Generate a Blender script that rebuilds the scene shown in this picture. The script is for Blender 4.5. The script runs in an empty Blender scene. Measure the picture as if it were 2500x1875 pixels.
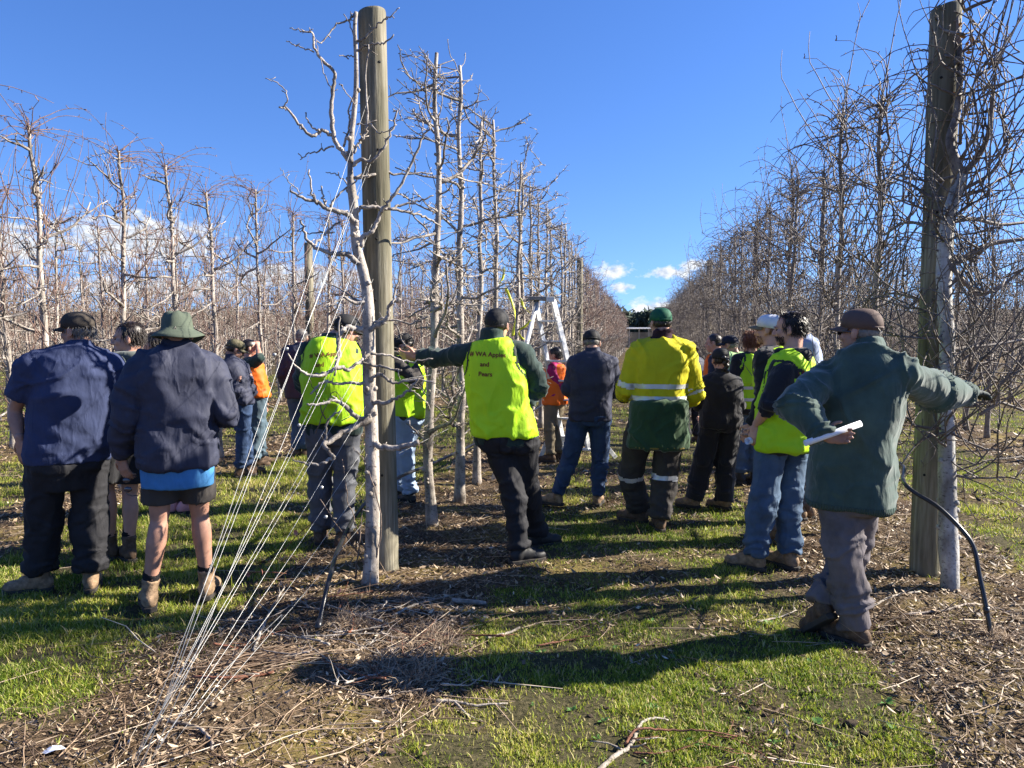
import bpy, bmesh, math, random
import numpy as np
from mathutils import Vector, Matrix, Quaternion, noise as mnoise
from mathutils.bvhtree import BVHTree
R = math.radians
random.seed(7); rng = np.random.default_rng(11)
scene = bpy.context.scene
C = scene.collection
# ------------------------------------------------------------------ camera
FPX, W0, H0 = 1850.0, 2500.0, 1875.0
YAW, PITCH, CAMH = R(9.5), math.atan(112.5 / 1850.0), 1.62
cam_d = bpy.data.cameras.new('camera'); cam = bpy.data.objects.new('camera', cam_d); C.objects.link(cam)
cam_d.sensor_width = 36.0; cam_d.lens = 36.0 * FPX / W0
cam_d.clip_start = 0.05; cam_d.clip_end = 6000
cam.location = (0, 0, CAMH); cam.rotation_euler = (math.pi / 2 - PITCH, 0, YAW)
scene.camera = cam
# ------------------------------------------------------------------ sky with low cumulus, sun, exposure
SUN_AZ, SUN_EL = R(71.2), R(31.0)          # azimuth clockwise from +Y (the direction of the rows)
world = bpy.data.worlds.new('World'); scene.world = world; world.use_nodes = True
try: world.cycles.sampling_method = 'MANUAL'; world.cycles.sample_map_resolution = 256
except Exception: pass
def build_world():
    nt = world.node_tree; nt.nodes.clear(); N = nt.nodes; L = nt.links
    out = N.new('ShaderNodeOutputWorld'); bg = N.new('ShaderNodeBackground'); bg.inputs[1].default_value = 0.072
    L.new(bg.outputs[0], out.inputs[0])
    sky = N.new('ShaderNodeTexSky'); sky.sky_type = 'NISHITA'; sky.sun_disc = False
    sky.sun_elevation = SUN_EL; sky.sun_rotation = SUN_AZ
    sky.altitude = 200; sky.air_density = 1.0; sky.dust_density = 0.1; sky.ozone_density = 4.0
    tc = N.new('ShaderNodeTexCoord')
    lift = N.new('ShaderNodeVectorMath'); lift.operation = 'ADD'; L.new(tc.outputs['Generated'], lift.inputs[0]); lift.inputs[1].default_value = (0, 0, .11)
    nrm_ = N.new('ShaderNodeVectorMath'); nrm_.operation = 'NORMALIZE'; L.new(lift.outputs[0], nrm_.inputs[0]); L.new(nrm_.outputs[0], sky.inputs[0])
    sep = N.new('ShaderNodeSeparateXYZ'); L.new(tc.outputs['Generated'], sep.inputs[0])
    def mth(op, a, b=None, clamp=False):
        n = N.new('ShaderNodeMath'); n.operation = op; n.use_clamp = clamp
        for i, v in enumerate((a, b)):
            if v is None: continue
            if isinstance(v, (int, float)): n.inputs[i].default_value = v
            else: L.new(v, n.inputs[i])
        return n.outputs[0]
    az = mth('ARCTAN2', sep.outputs[0], sep.outputs[1])      # 0 along the rows, clockwise
    el = mth('ARCSINE', sep.outputs[2])
    comb = N.new('ShaderNodeCombineXYZ'); L.new(az, comb.inputs[0]); L.new(el, comb.inputs[1])
    # cumulus puffs as (azimuth, elevation, half width, half height) in degrees, all round the horizon
    puffs = [(-2.0, 5.0, 1.6, .62), (2.4, 4.75, 2.0, .5), (4.0, 5.3, 1.3, .5), (-1.4, 3.7, 1.1, .45), (0.6, 2.2, 1.5, .8), (2.2, 2.3, 1.2, .5),
             (-35.5, 6.5, 5.6, 1.9), (-44, 5.8, 5.5, 1.6), (-25, 4.4, 7.0, .9), (-34, 3.4, 9.0, .8)]
    acc = None
    for (pa, pe, wa, we) in puffs:
        m = N.new('ShaderNodeVectorMath'); m.operation = 'MULTIPLY_ADD'; L.new(comb.outputs[0], m.inputs[0]); m.inputs[1].default_value = (1 / R(wa), 1 / R(we), 0); m.inputs[2].default_value = (-pa / wa, -pe / we, 0)
        d = N.new('ShaderNodeVectorMath'); d.operation = 'LENGTH'; L.new(m.outputs[0], d.inputs[0])
        acc = d.outputs['Value'] if acc is None else mth('MINIMUM', acc, d.outputs['Value'])
    acc = mth('SUBTRACT', 1.0, acc)
    # the same low band of cumulus goes on round the rest of the horizon
    band = mth('SUBTRACT', .55, mth('MULTIPLY', mth('ABSOLUTE', mth('SUBTRACT', el, R(4.6))), 1 / R(2.4)))
    away = mth('MULTIPLY', mth('SUBTRACT', mth('ABSOLUTE', mth('ADD', az, R(12))), R(44)), 4.0)
    acc = mth('MAXIMUM', acc, mth('MINIMUM', band, away))
    def nz(scale, detail, off=0.0):
        mp = N.new('ShaderNodeVectorMath'); mp.operation = 'MULTIPLY_ADD'; L.new(comb.outputs[0], mp.inputs[0])
        mp.inputs[1].default_value = (1, 1.5, 1); mp.inputs[2].default_value = (off, off * .7, 3.0)
        n = N.new('ShaderNodeTexNoise'); n.inputs['Scale'].default_value = scale; n.inputs['Detail'].default_value = detail
        n.inputs['Roughness'].default_value = .58
        L.new(mp.outputs[0], n.inputs[0]); return n.outputs[0]
    n1 = nz(48, 6)
    dens = mth('ADD', acc, mth('MULTIPLY', mth('SUBTRACT', n1, .5), 2.6))
    mask = mth('MULTIPLY', mth('ADD', dens, .04), 1.7, True)
    # sunlit crowns, greyer undersides
    n2 = nz(48, 3, .006)
    lit = mth('ADD', mth('MULTIPLY', mth('SUBTRACT', n1, n2), 5.0), mth('MULTIPLY', mth('SUBTRACT', .9, mth('MULTIPLY', dens, .5)), .9), True)
    cc = N.new('ShaderNodeMix'); cc.data_type = 'RGBA'; L.new(lit, cc.inputs[0])
    cc.inputs[6].default_value = (2.7, 3.0, 3.45, 1); cc.inputs[7].default_value = (4.5, 4.6, 4.7, 1)
    # the blue of the sky a little more saturated
    hs = N.new('ShaderNodeHueSaturation'); hs.inputs['Saturation'].default_value = 1.2; hs.inputs['Value'].default_value = 1.0; hs.inputs['Hue'].default_value = .514
    L.new(sky.outputs[0], hs.inputs['Color'])
    mx = N.new('ShaderNodeMix'); mx.data_type = 'RGBA'; L.new(mth('MULTIPLY', mask, .93), mx.inputs[0])
    L.new(hs.outputs[0], mx.inputs[6]); L.new(cc.outputs[2], mx.inputs[7]); L.new(mx.outputs[2], bg.inputs[0])
build_world()
SUNV = Vector((math.sin(SUN_AZ) * math.cos(SUN_EL), math.cos(SUN_AZ) * math.cos(SUN_EL), math.sin(SUN_EL)))
sun_d = bpy.data.lights.new('sun', 'SUN'); sun = bpy.data.objects.new('sun', sun_d); C.objects.link(sun)
sun_d.energy = 5.0; sun_d.angle = R(0.53); sun_d.color = (1.0, .925, .80)
sun.rotation_euler = SUNV.to_track_quat('Z', 'Y').to_euler(); sun.location = (10, 5, 12)
vs = scene.view_settings; vs.view_transform = 'Standard'; vs.look = 'None'; vs.exposure = 1.75; vs.gamma = 1.0; vs.use_curve_mapping = False
scene.render.engine = 'CYCLES'
try:
    scene.cycles.max_bounces = 4; scene.cycles.diffuse_bounces = 2; scene.cycles.transmission_bounces = 2; scene.cycles.transparent_max_bounces = 4
except Exception: pass
# ------------------------------------------------------------------ helpers
cR = Vector((math.cos(YAW), math.sin(YAW), 0)); cFh = Vector((-math.sin(YAW), math.cos(YAW), 0)); UP = Vector((0, 0, 1))
cF = cFh * math.cos(PITCH) - UP * math.sin(PITCH); cU = cFh * math.sin(PITCH) + UP * math.cos(PITCH)
CAM = Vector((0, 0, CAMH))
def ray(px, py): return cF + cR * ((px - W0 / 2) / FPX) + cU * ((H0 / 2 - py) / FPX)
def at(px, py, d): return CAM + ray(px, py) * d             # a point seen at a pixel, d metres away
def gnd(px, py, z=0.0):
    r = ray(px, py); return CAM + r * ((z - CAMH) / r.z)
def depth_of(p): return (Vector(p) - CAM).dot(cF)
def to_px(p):
    v = Vector(p) - CAM; d = v.dot(cF)
    return (W0 / 2 + FPX * v.dot(cR) / d, H0 / 2 - FPX * v.dot(cU) / d)
def tag(o, label=None, cat=None, group=None, kind=None):
    if label: o['label'] = label
    if cat: o['category'] = cat
    if group: o['group'] = group
    if kind: o['kind'] = kind
    return o
def empty(name, loc, label=None, cat=None, group=None):
    o = bpy.data.objects.new(name, None); C.objects.link(o); o.location = loc; o.empty_display_size = .1
    return tag(o, label, cat, group)
def link_mesh(name, me, mat, parent=None, smooth=True):
    o = bpy.data.objects.new(name, me); C.objects.link(o)
    if mat is not None:
        me.materials.clear(); me.materials.append(mat)
    if smooth: me.polygons.foreach_set('use_smooth', np.ones(len(me.polygons), dtype=bool))
    if parent is not None:
        o.parent = parent
        o.location = -Vector(parent.location) if parent.type == 'EMPTY' and parent.parent is None else (0, 0, 0)
    return o
def np_mesh(name, V, F):
    """V (n,3) array, F (m,k) int array of equal-sized faces or a list of such arrays"""
    me = bpy.data.meshes.new(name); V = np.asarray(V, dtype=np.float32)
    Fs = F if isinstance(F, list) else [F]
    Fs = [np.asarray(f, dtype=np.int32) for f in Fs if len(f)]
    me.vertices.add(len(V)); me.vertices.foreach_set('co', V.ravel())
    idx = np.concatenate([f.ravel() for f in Fs]); tot = np.concatenate([np.full(len(f), f.shape[1], np.int32) for f in Fs])
    st = np.concatenate([[0], np.cumsum(tot)[:-1]]).astype(np.int32)
    me.loops.add(len(idx)); me.loops.foreach_set('vertex_index', idx)
    me.polygons.add(len(tot)); me.polygons.foreach_set('loop_start', st)
    try: me.polygons.foreach_set('loop_total', tot)
    except Exception: pass
    me.update(calc_edges=True); me.validate(); return me
# numpy gradient-free value noise, 2D and 3D
def _hash(ix, iy, iz, seed):
    h = (ix.astype(np.int64) * 374761393 + iy.astype(np.int64) * 668265263 + iz.astype(np.int64) * 2147483647 + seed * 974711) & 0xffffffff
    h = ((h ^ (h >> 13)) * 1274126177) & 0xffffffff
    h = h ^ (h >> 16)
    return (h & 0xffffff) / float(0xffffff)
def vnoise(p, seed=0):
    p = np.asarray(p, dtype=np.float64)
    if p.shape[1] == 2: p = np.concatenate([p, np.zeros((len(p), 1))], 1)
    i = np.floor(p); f = p - i; u = f * f * f * (f * (f * 6 - 15) + 10); i = i.astype(np.int64)
    r = 0
    for dx in (0, 1):
        for dy in (0, 1):
            for dz in (0, 1):
                w = (u[:, 0] if dx else 1 - u[:, 0]) * (u[:, 1] if dy else 1 - u[:, 1]) * (u[:, 2] if dz else 1 - u[:, 2])
                r = r + w * _hash(i[:, 0] + dx, i[:, 1] + dy, i[:, 2] + dz, seed)
    return r * 2 - 1
def fbm(p, seed=0, oct=3):
    p = np.asarray(p, dtype=np.float64); a = 1.0; s = 0; t = 0
    for k in range(oct): s = s + a * vnoise(p * 2 ** k, seed + k * 17); t += a; a *= .5
    return s / t
def sstep(a, b, x):
    t = np.clip((x - a) / (b - a), 0, 1); return t * t * (3 - 2 * t)
class Tubes:
    """collects tapered tubes into one mesh"""
    def __init__(s): s.V = []; s.Q = []; s.T = []; s.n = 0; s.col = []
    def add(s, pts, rad, k=5, cap=True, c=None):
        P = np.asarray([tuple(p) for p in pts], dtype=np.float64); n = len(P)
        r = np.asarray(rad, dtype=np.float64) if np.ndim(rad) else np.full(n, rad, dtype=np.float64)
        T = np.gradient(P, axis=0); T /= (np.linalg.norm(T, axis=1, keepdims=True) + 1e-9)
        ref = np.array([0.0, 0, 1]) if abs(T[0, 2]) < .8 else np.array([1.0, 0, 0])
        u = np.cross(T[0], ref); u /= np.linalg.norm(u)
        rings = []; ang = np.arange(k) * 2 * math.pi / k
        for i in range(n):
            u = u - T[i] * u.dot(T[i]); u /= (np.linalg.norm(u) + 1e-9); v = np.cross(T[i], u)
            rings.append(P[i] + r[i] * (np.cos(ang)[:, None] * u + np.sin(ang)[:, None] * v))
        b = s.n; s.V.append(np.concatenate(rings)); j = np.arange(k); jn = (j + 1) % k
        for i in range(n - 1):
            s.Q.append(np.stack([b + i * k + j, b + i * k + jn, b + (i + 1) * k + jn, b + (i + 1) * k + j], 1))
        s.n += n * k; ne = 0
        if cap:
            s.V.append(P[[0, -1]]); a, z = s.n, s.n + 1; s.n += 2; ne = 2
            s.T.append(np.stack([b + jn, b + j, np.full(k, a)], 1))
            e = b + (n - 1) * k; s.T.append(np.stack([e + j, e + jn, np.full(k, z)], 1))
        if c is not None: s.col.append(np.full(n * k + ne, c))
        return s
    def mesh(s, name):
        me = np_mesh(name, np.concatenate(s.V), [np.concatenate(s.Q)] + ([np.concatenate(s.T)] if s.T else []))
        if s.col:
            at_ = me.attributes.new('tone', 'FLOAT', 'POINT'); at_.data.foreach_set('value', np.concatenate(s.col).astype(np.float32))
        return me
    def build(s, name, mat, parent=None): return link_mesh(name, s.mesh(name), mat, parent)
def spline(pts, n):
    """Catmull-Rom through points"""
    P = np.asarray([tuple(p) for p in pts], dtype=np.float64)
    if len(P) == 2: return P[0] + (P[1] - P[0]) * np.linspace(0, 1, n)[:, None]
    A = np.concatenate([[2 * P[0] - P[1]], P, [2 * P[-1] - P[-2]]]); out = []
    for t in np.linspace(0, len(P) - 1 - 1e-6, n):
        i = int(t); f = t - i; a, b, c, d = A[i:i + 4]
        out.append(.5 * ((2 * b) + (c - a) * f + (2 * a - 5 * b + 4 * c - d) * f * f + (3 * b - a - 3 * c + d) * f ** 3))
    return np.array(out)
# ------------------------------------------------------------------ materials
MATS = {}
def new_mat(name):
    m = bpy.data.materials.new(name); m.use_nodes = True; MATS[name] = m
    nt = m.node_tree; b = nt.nodes['Principled BSDF']; return m, nt, b
def ramp(nt, fac, stops):
    r = nt.nodes.new('ShaderNodeValToRGB'); e = r.color_ramp.elements
    while len(e) < len(stops): e.new(.5)
    for el, (p, c) in zip(e, stops): el.position = p; el.color = (*c, 1)
    nt.links.new(fac, r.inputs[0]); return r.outputs[0]
def noise_node(nt, scale, detail=4, rough=.55, vec=None, stretch=None, coord='Object'):
    N = nt.nodes
    if vec is None:
        tc = N.new('ShaderNodeTexCoord'); vec = tc.outputs[coord]
    if stretch:
        mp = N.new('ShaderNodeMapping'); mp.inputs['Scale'].default_value = stretch; nt.links.new(vec, mp.inputs[0]); vec = mp.outputs[0]
    n = N.new('ShaderNodeTexNoise'); n.inputs['Scale'].default_value = scale; n.inputs['Detail'].default_value = detail; n.inputs['Roughness'].default_value = rough
    nt.links.new(vec, n.inputs[0]); return n.outputs[0]
def bump(nt, b, h, strength, dist=.01, prev=None):
    n = nt.nodes.new('ShaderNodeBump'); n.inputs['Strength'].default_value = strength; n.inputs['Distance'].default_value = dist
    nt.links.new(h, n.inputs['Height'])
    if prev is not None: nt.links.new(prev, n.inputs['Normal'])
    nt.links.new(n.outputs[0], b.inputs['Normal']); return n.outputs[0]
def mixc(nt, fac, a, b_, mode='MIX'):
    m = nt.nodes.new('ShaderNodeMix'); m.data_type = 'RGBA'; m.blend_type = mode
    for i, v in ((0, fac), (6, a), (7, b_)):
        if isinstance(v, (int, float)): m.inputs[i].default_value = v
        elif isinstance(v, tuple): m.inputs[i].default_value = (*v, 1)
        else: nt.links.new(v, m.inputs[i])
    return m.outputs[2]
def cloth(name, col, rough=.85, weave=350, wr=.5, var=.16, dirt=None, sheen=.0, stripes=None):
    m, nt, b = new_mat(name)
    n = noise_node(nt, 9, 5); d = tuple(c * (1 - var) for c in col); l = tuple(min(1, c * (1 + var)) for c in col)
    base = ramp(nt, n, [(.3, d), (.7, l)])
    if dirt:
        n2 = noise_node(nt, 5, 6, .65); nt2 = ramp(nt, n2, [(.48, (0, 0, 0)), (.72, (1, 1, 1))])
        base = mixc(nt, nt2, base, dirt)
    nt.links.new(base, b.inputs['Base Color']); b.inputs['Roughness'].default_value = rough
    b.inputs['Specular IOR Level'].default_value = .25
    if sheen: b.inputs['Sheen Weight'].default_value = sheen
    p = bump(nt, b, noise_node(nt, 11, 4, .5, stretch=(1, 1, .45)), wr * .5, .03)
    cr = nt.nodes.new('ShaderNodeMapRange'); ab = nt.nodes.new('ShaderNodeMath'); ab.operation = 'ABSOLUTE'; sb = nt.nodes.new('ShaderNodeMath'); sb.operation = 'SUBTRACT'; sb.inputs[1].default_value = .5
    nt.links.new(noise_node(nt, 5.0, 3, .5, stretch=(1.5, 1.5, .55)), sb.inputs[0]); nt.links.new(sb.outputs[0], ab.inputs[0]); nt.links.new(ab.outputs[0], cr.inputs[0])
    cr.inputs[1].default_value = 0; cr.inputs[2].default_value = .075; cr.inputs[3].default_value = 1; cr.inputs[4].default_value = 0
    p = bump(nt, b, cr.outputs[0], .26 if wr > .3 else .12, .012, p)
    bump(nt, b, noise_node(nt, weave, 2), .35, .002, p)
    return m
def plain(name, col, rough=.6, var=.12, scale=20, metal=0.0, bmp=.15, spec=.4, dist=.004):
    m, nt, b = new_mat(name); n = noise_node(nt, scale, 5, .6)
    nt.links.new(ramp(nt, n, [(.3, tuple(c * (1 - var) for c in col)), (.7, tuple(min(1, c * (1 + var)) for c in col))]), b.inputs['Base Color'])
    b.inputs['Roughness'].default_value = rough; b.inputs['Metallic'].default_value = metal; b.inputs['Specular IOR Level'].default_value = spec
    if bmp: bump(nt, b, noise_node(nt, scale * 3, 5, .6), bmp, dist)
    return m
# ------------------------------------------------------------------ the orchard's layout: rows run along +Y
ROW = {'A': -1.716, 'B': 1.91}
SP = 3.63
rows_x = [ROW['A'] + SP * k for k in range(-40, 30)]
def row_dist(x):
    k = np.round((x - ROW['A']) / SP); return x - (ROW['A'] + k * SP), k
def grass_mask(x, y):
    """1 where grass grows, 0 on the mulched strips and bare soil"""
    p = np.stack([x, y], 1)
    d, k = row_dist(x)
    edge = .80 + .17 * fbm(p * .9, 3, 3) + .06 * vnoise(p * 5, 9)
    edge = edge - .14 * (k == 0) * (d < 0) - .26 * (sstep(2.5, 4.5, y)) * (k <= -1)            # narrower strip further left
    m = sstep(edge - .10, edge + .14, np.abs(d))
    bare = np.clip(sstep(.16, .5, fbm(p * .75 + 4.1, 21, 4)) * .7 + sstep(.14, .42, fbm(p * 2.6 + 1.7, 23, 3)) * .55, 0, .9)          # worn soil in the alleys
    m = m * (1 - bare)
    head = sstep(2.68, 2.2, y + .25 * fbm(p * 1.3, 31, 3) + .10 * x) * (x < -1.0)    # dry headland in front of row A
    m = m * (1 - head)
    hl = sstep(3.0, 2.2, y + .3 * fbm(p * 1.1, 37, 3)) * sstep(.2, 1.2, x) * .55      # worn headland before row B
    return np.clip(m * (1 - hl), 0, 1)
def ground_z(x, y):
    p = np.stack([x, y], 1)
    near = np.exp(-(np.hypot(x, y - 5) / 14) ** 2)
    d, _ = row_dist(x)
    z = .028 * fbm(p * .8, 50, 3) + .016 * fbm(p * 3.1, 60, 3) + .035 * np.exp(-(d / .55) ** 2)
    z = z + .012 * fbm(p * 11, 70, 2) * near
    return z * sstep(60, 20, np.hypot(x, y)) - .012
def gz(x, y): return float(ground_z(np.array([x]), np.array([y]))[0])
def make_ground():
    def axis(lo, hi, step, far_lo, far_hi):
        c = list(np.arange(lo, hi + 1e-6, step)); s = step; a = lo; left = []
        while a > far_lo: s *= 1.18; a -= s; left.append(a)
        s = step; a = hi; right = []
        while a < far_hi: s *= 1.18; a += s; right.append(a)
        return np.array(left[::-1] + c + right)
    X = axis(-6.0, 5.0, .064, -2500, 2500); Y = axis(2.0, 10.5, .064, -300, 4000)
    gx, gy = np.meshgrid(X, Y); x, y = gx.ravel(), gy.ravel()
    z = ground_z(x, y); nx, ny = len(X), len(Y)
    i = np.arange(ny - 1)[:, None] * nx + np.arange(nx - 1)[None, :]; i = i.ravel()
    me = np_mesh('ground', np.stack([x, y, z], 1), np.stack([i, i + 1, i + 1 + nx, i + nx], 1))
    a = me.attributes.new('grass', 'FLOAT', 'POINT'); a.data.foreach_set('value', grass_mask(x, y).astype(np.float32))
    m, nt, b = new_mat('ground')
    at_ = nt.nodes.new('ShaderNodeAttribute'); at_.attribute_name = 'grass'
    g = ramp(nt, noise_node(nt, 45, 7, .72), [(.25, (.022, .02, .011)), (.45, (.05, .046, .022)), (.6, (.10, .085, .045)), (.75, (.19, .15, .09))])
    s1 = ramp(nt, noise_node(nt, 60, 7, .7), [(.25, (.025, .018, .012)), (.5, (.11, .08, .05)), (.72, (.30, .22, .14))])
    s2 = ramp(nt, noise_node(nt, 1.1, 5, .6), [(.35, (.5, .42, .36)), (.65, (1, 1, 1))])
    soil = mixc(nt, 1.0, s1, s2, 'MULTIPLY')
    moss = ramp(nt, noise_node(nt, 1.3, 4, .6), [(.50, (0, 0, 0)), (.64, (1, 1, 1))])
    soil = mixc(nt, moss, soil, mixc(nt, .6, s1, (.24, .185, .045)))
    nt.links.new(mixc(nt, at_.outputs['Fac'], soil, g), b.inputs['Base Color'])
    b.inputs['Roughness'].default_value = .95; b.inputs['Specular IOR Level'].default_value = .1
    p = bump(nt, b, noise_node(nt, 25, 8, .7), .8, .03); bump(nt, b, noise_node(nt, 140, 4, .7), .6, .008, p)
    o = link_mesh('ground', me, m); tag(o, kind='structure'); return o
make_ground()
def in_view(x, y, margin=.12):
    v0 = (x * cFh.x + y * cFh.y); l = x * cR.x + y * cR.y
    return (v0 > 2.0) & (np.abs(l) < v0 * (.676 + margin))
# grass blades
def grass_field():
    m, nt, b = new_mat('grass_blade')
    at_ = nt.nodes.new('ShaderNodeAttribute'); at_.attribute_name = 'tone'
    c = ramp(nt, at_.outputs['Fac'], [(0, (.065, .125, .015)), (.4, (.215, .285, .028)), (.75, (.42, .42, .062)), (1, (.56, .47, .22))])
    nt.links.new(c, b.inputs['Base Color']); b.inputs['Roughness'].default_value = .55; b.inputs['Specular IOR Level'].default_value = .3
    tr = nt.nodes.new('ShaderNodeBsdfTranslucent'); mx = nt.nodes.new('ShaderNodeMixShader'); mx.inputs[0].default_value = .38
    nt.links.new(c, tr.inputs[0]); nt.links.new(b.outputs[0], mx.inputs[1]); nt.links.new(tr.outputs[0], mx.inputs[2])
    nt.links.new(mx.outputs[0], nt.nodes['Material Output'].inputs[0])
    xs, ys, sc = [], [], []
    bands = [(2.2, 4.2, 34000, 1.0), (4.2, 6.5, 19000, 1.15), (6.5, 10, 6500, 1.6), (10, 17, 1100, 2.4), (17, 32, 240, 3.6)]
    for y0, y1, dens, s in bands:
        xa, xb = -y1 * 1.02 - .3, y1 * .55 + .3
        n = int((xb - xa) * (y1 - y0) * dens)
        x = rng.uniform(xa, xb, n); y = rng.uniform(y0, y1, n)
        p = np.stack([x, y], 1)
        gm = grass_mask(x, y); clump = np.clip(.42 + .95 * fbm(p * 4.5, 81, 3), .05, 1)
        k = (rng.random(n) < gm * clump) & in_view(x, y, .03)
        # a little stray grass on the strips as well
        k |= (rng.random(n) < .012 * (fbm(p * 2.5, 91, 2) > .25)) & in_view(x, y)
        xs.append(x[k]); ys.append(y[k]); sc.append(np.full(k.sum(), s))
    x = np.concatenate(xs); y = np.concatenate(ys); s = np.concatenate(sc); n = len(x)
    p = np.stack([x, y], 1)
    hgt = (.010 + .022 * rng.random(n) ** 1.8 + .045 * np.clip(fbm(p * 1.3, 101, 3), 0, 1) ** 1.1 * rng.random(n)) * np.sqrt(s)
    tone = np.clip(.48 + .42 * fbm(p * 1.3, 111, 3) + rng.normal(0, .2, n), 0, 1); tone[rng.random(n) < .12] = 1; tall_ = rng.random(n) < .02; hgt = np.where(tall_, hgt * 2.0, hgt)
    far_left = (x < ROW['A'] - .5)
    hgt *= np.where(far_left, 1.25, 1.0)
    wid = (.0014 + .0018 * rng.random(n)) * s ** .9
    th = rng.uniform(0, 2 * math.pi, n); ph = rng.uniform(0, 2 * math.pi, n)
    lean = rng.uniform(.15, 1.1, n) * hgt
    z0 = ground_z(x, y) - .004
    dx, dy = np.cos(th) * wid, np.sin(th) * wid; lx, ly = np.cos(ph) * lean, np.sin(ph) * lean
    A = np.stack([x - dx, y - dy, z0], 1); B = np.stack([x + dx, y + dy, z0], 1)
    Cc = np.stack([x + .4 * lx + .75 * dx, y + .4 * ly + .75 * dy, z0 + .62 * hgt], 1); D = np.stack([x + .4 * lx - .75 * dx, y + .4 * ly - .75 * dy, z0 + .62 * hgt], 1)
    E = np.stack([x + lx, y + ly, z0 + hgt * .98], 1)
    V = np.stack([A, B, Cc, D, E], 1).reshape(-1, 3); i = np.arange(n) * 5
    me = np_mesh('grass', V, [np.stack([i, i + 1, i + 2, i + 3], 1), np.stack([i + 3, i + 2, i + 4], 1)])
    a = me.attributes.new('tone', 'FLOAT', 'POINT'); a.data.foreach_set('value', np.repeat(tone, 5).astype(np.float32))
    o = link_mesh('grass', me, m, smooth=False); tag(o, 'short green winter grass growing in the alleys between the tree rows', 'grass', kind='stuff')
    print('grass blades', n)
grass_field()
# leaf litter and wood chips on the strips
def litter_mat(name, stops, rough=.8):
    m, nt, b = new_mat(name)
    at_ = nt.nodes.new('ShaderNodeAttribute'); at_.attribute_name = 'tone'
    nt.links.new(ramp(nt, at_.outputs['Fac'], stops), b.inputs['Base Color']); b.inputs['Roughness'].default_value = rough
    b.inputs['Specular IOR Level'].default_value = .35
    return m
M_litter = litter_mat('leaf_litter', [(0, (.035, .023, .015)), (.35, (.13, .085, .05)), (.65, (.31, .225, .14)), (.88, (.52, .41, .28)), (1, (.66, .56, .43))], .6)
M_twig = litter_mat('twig', [(0, (.05, .03, .02)), (.35, (.15, .095, .058)), (.6, (.28, .20, .135)), (.85, (.47, .37, .26)), (1, (.62, .53, .42))], .7)
def litter():
    xs, ys, ss = [], [], []
    for y0, y1, dens, s in [(2.2, 4.5, 5600, 1.0), (4.5, 7.5, 2800, 1.2), (7.5, 13, 650, 1.9), (13, 26, 120, 3.0)]:
        xa, xb = -y1 * 1.02 - .3, y1 * .55 + .4; n = int((xb - xa) * (y1 - y0) * dens)
        x = rng.uniform(xa, xb, n); y = rng.uniform(y0, y1, n); g = grass_mask(x, y)
        k = (rng.random(n) < np.clip(1.0 - g * 1.12, .02, 1) * np.clip(.75 + .6 * fbm(np.stack([x, y], 1) * 3, 131, 2), .1, 1)) & in_view(x, y)
        xs.append(x[k]); ys.append(y[k]); ss.append(np.full(k.sum(), s))
    x = np.concatenate(xs); y = np.concatenate(ys); s = np.concatenate(ss); n = len(x)
    L = (.005 + .019 * rng.random(n) ** 2.0) * s; Wd = L * (.08 + .42 * rng.random(n) ** 1.6)
    th = rng.uniform(0, 2 * math.pi, n); ux, uy = np.cos(th), np.sin(th)
    tilt = rng.normal(0, .5, n); tw = rng.normal(0, .5, n); z0 = ground_z(x, y) + .003 + rng.random(n) * .014
    def pt(a, b_, up): return np.stack([x + ux * a * L - uy * b_ * Wd, y + uy * a * L + ux * b_ * Wd, z0 + np.maximum(a * L * tilt + b_ * Wd * tw, -.006) + up * L], 1)
    V = np.stack([pt(-1, 0, .15), pt(-.1, -1, 0), pt(1, 0, .12), pt(.1, 1, .0)], 1).reshape(-1, 3); i = np.arange(n) * 4
    me = np_mesh('leaf_litter', V, [np.stack([i, i + 1, i + 2], 1), np.stack([i, i + 2, i + 3], 1)])
    tone = np.clip(rng.beta(1.4, 2.1, n) + .14 * fbm(np.stack([x, y], 1) * 1.2, 141, 2), 0, 1)
    a = me.attributes.new('tone', 'FLOAT', 'POINT'); a.data.foreach_set('value', np.repeat(tone, 4).astype(np.float32))
    o = link_mesh('leaf_litter', me, M_litter, smooth=False); tag(o, 'dead brown leaves and wood chips strewn along the mulched tree rows', 'leaf litter', kind='stuff')
    print('litter', n)
litter()
def twig_litter():
    t = Tubes(); rr = random.Random(5); cnt = 0
    for (y0, y1, dens) in [(2.3, 4.6, 480), (4.6, 7.5, 170), (7.5, 13, 28), (13, 22, 6)]:
        xa, xb = -y1 * 1.02, y1 * .55; n = int((xb - xa) * (y1 - y0) * dens)
        X = rng.uniform(xa, xb, n); Y = rng.uniform(y0, y1, n); g = grass_mask(X, Y); iv = in_view(X, Y)
        Z = ground_z(X, Y); d, _ = row_dist(X)
        for x, y, gg, ok, z, dd in zip(X, Y, g, iv, Z, d):
            if not ok or rr.random() < gg * 1.05 + .0: continue
            L = rr.uniform(.03, .16) if rr.random() < .72 else rr.uniform(.15, .5)
            a = rr.uniform(0, 2 * math.pi); r = .0009 + .005 * L * rr.uniform(.3, 1.4)
            b_ = rr.uniform(-.6, .6); h = rr.uniform(.002, .012) + (rr.random() < .15) * L * rr.uniform(.05, .25)
            p = [(x, y, z + r + .002)]
            for k in range(3):
                a += b_ * rr.uniform(-.3, 1); q = p[-1]
                p.append((q[0] + math.cos(a) * L / 3, q[1] + math.sin(a) * L / 3, z + r + .002 + h * (k + 1) / 3))
            t.add(p, [r, r * .9, r * .8, r * .5], 3, False, c=min(1, max(0, rr.gauss(.5, .25)))); cnt += 1
    tag(t.build('twig_litter', M_twig), 'small broken twigs scattered over the mulch under the tree rows', 'twigs', kind='stuff'); print('twigs', cnt)
twig_litter()
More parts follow.
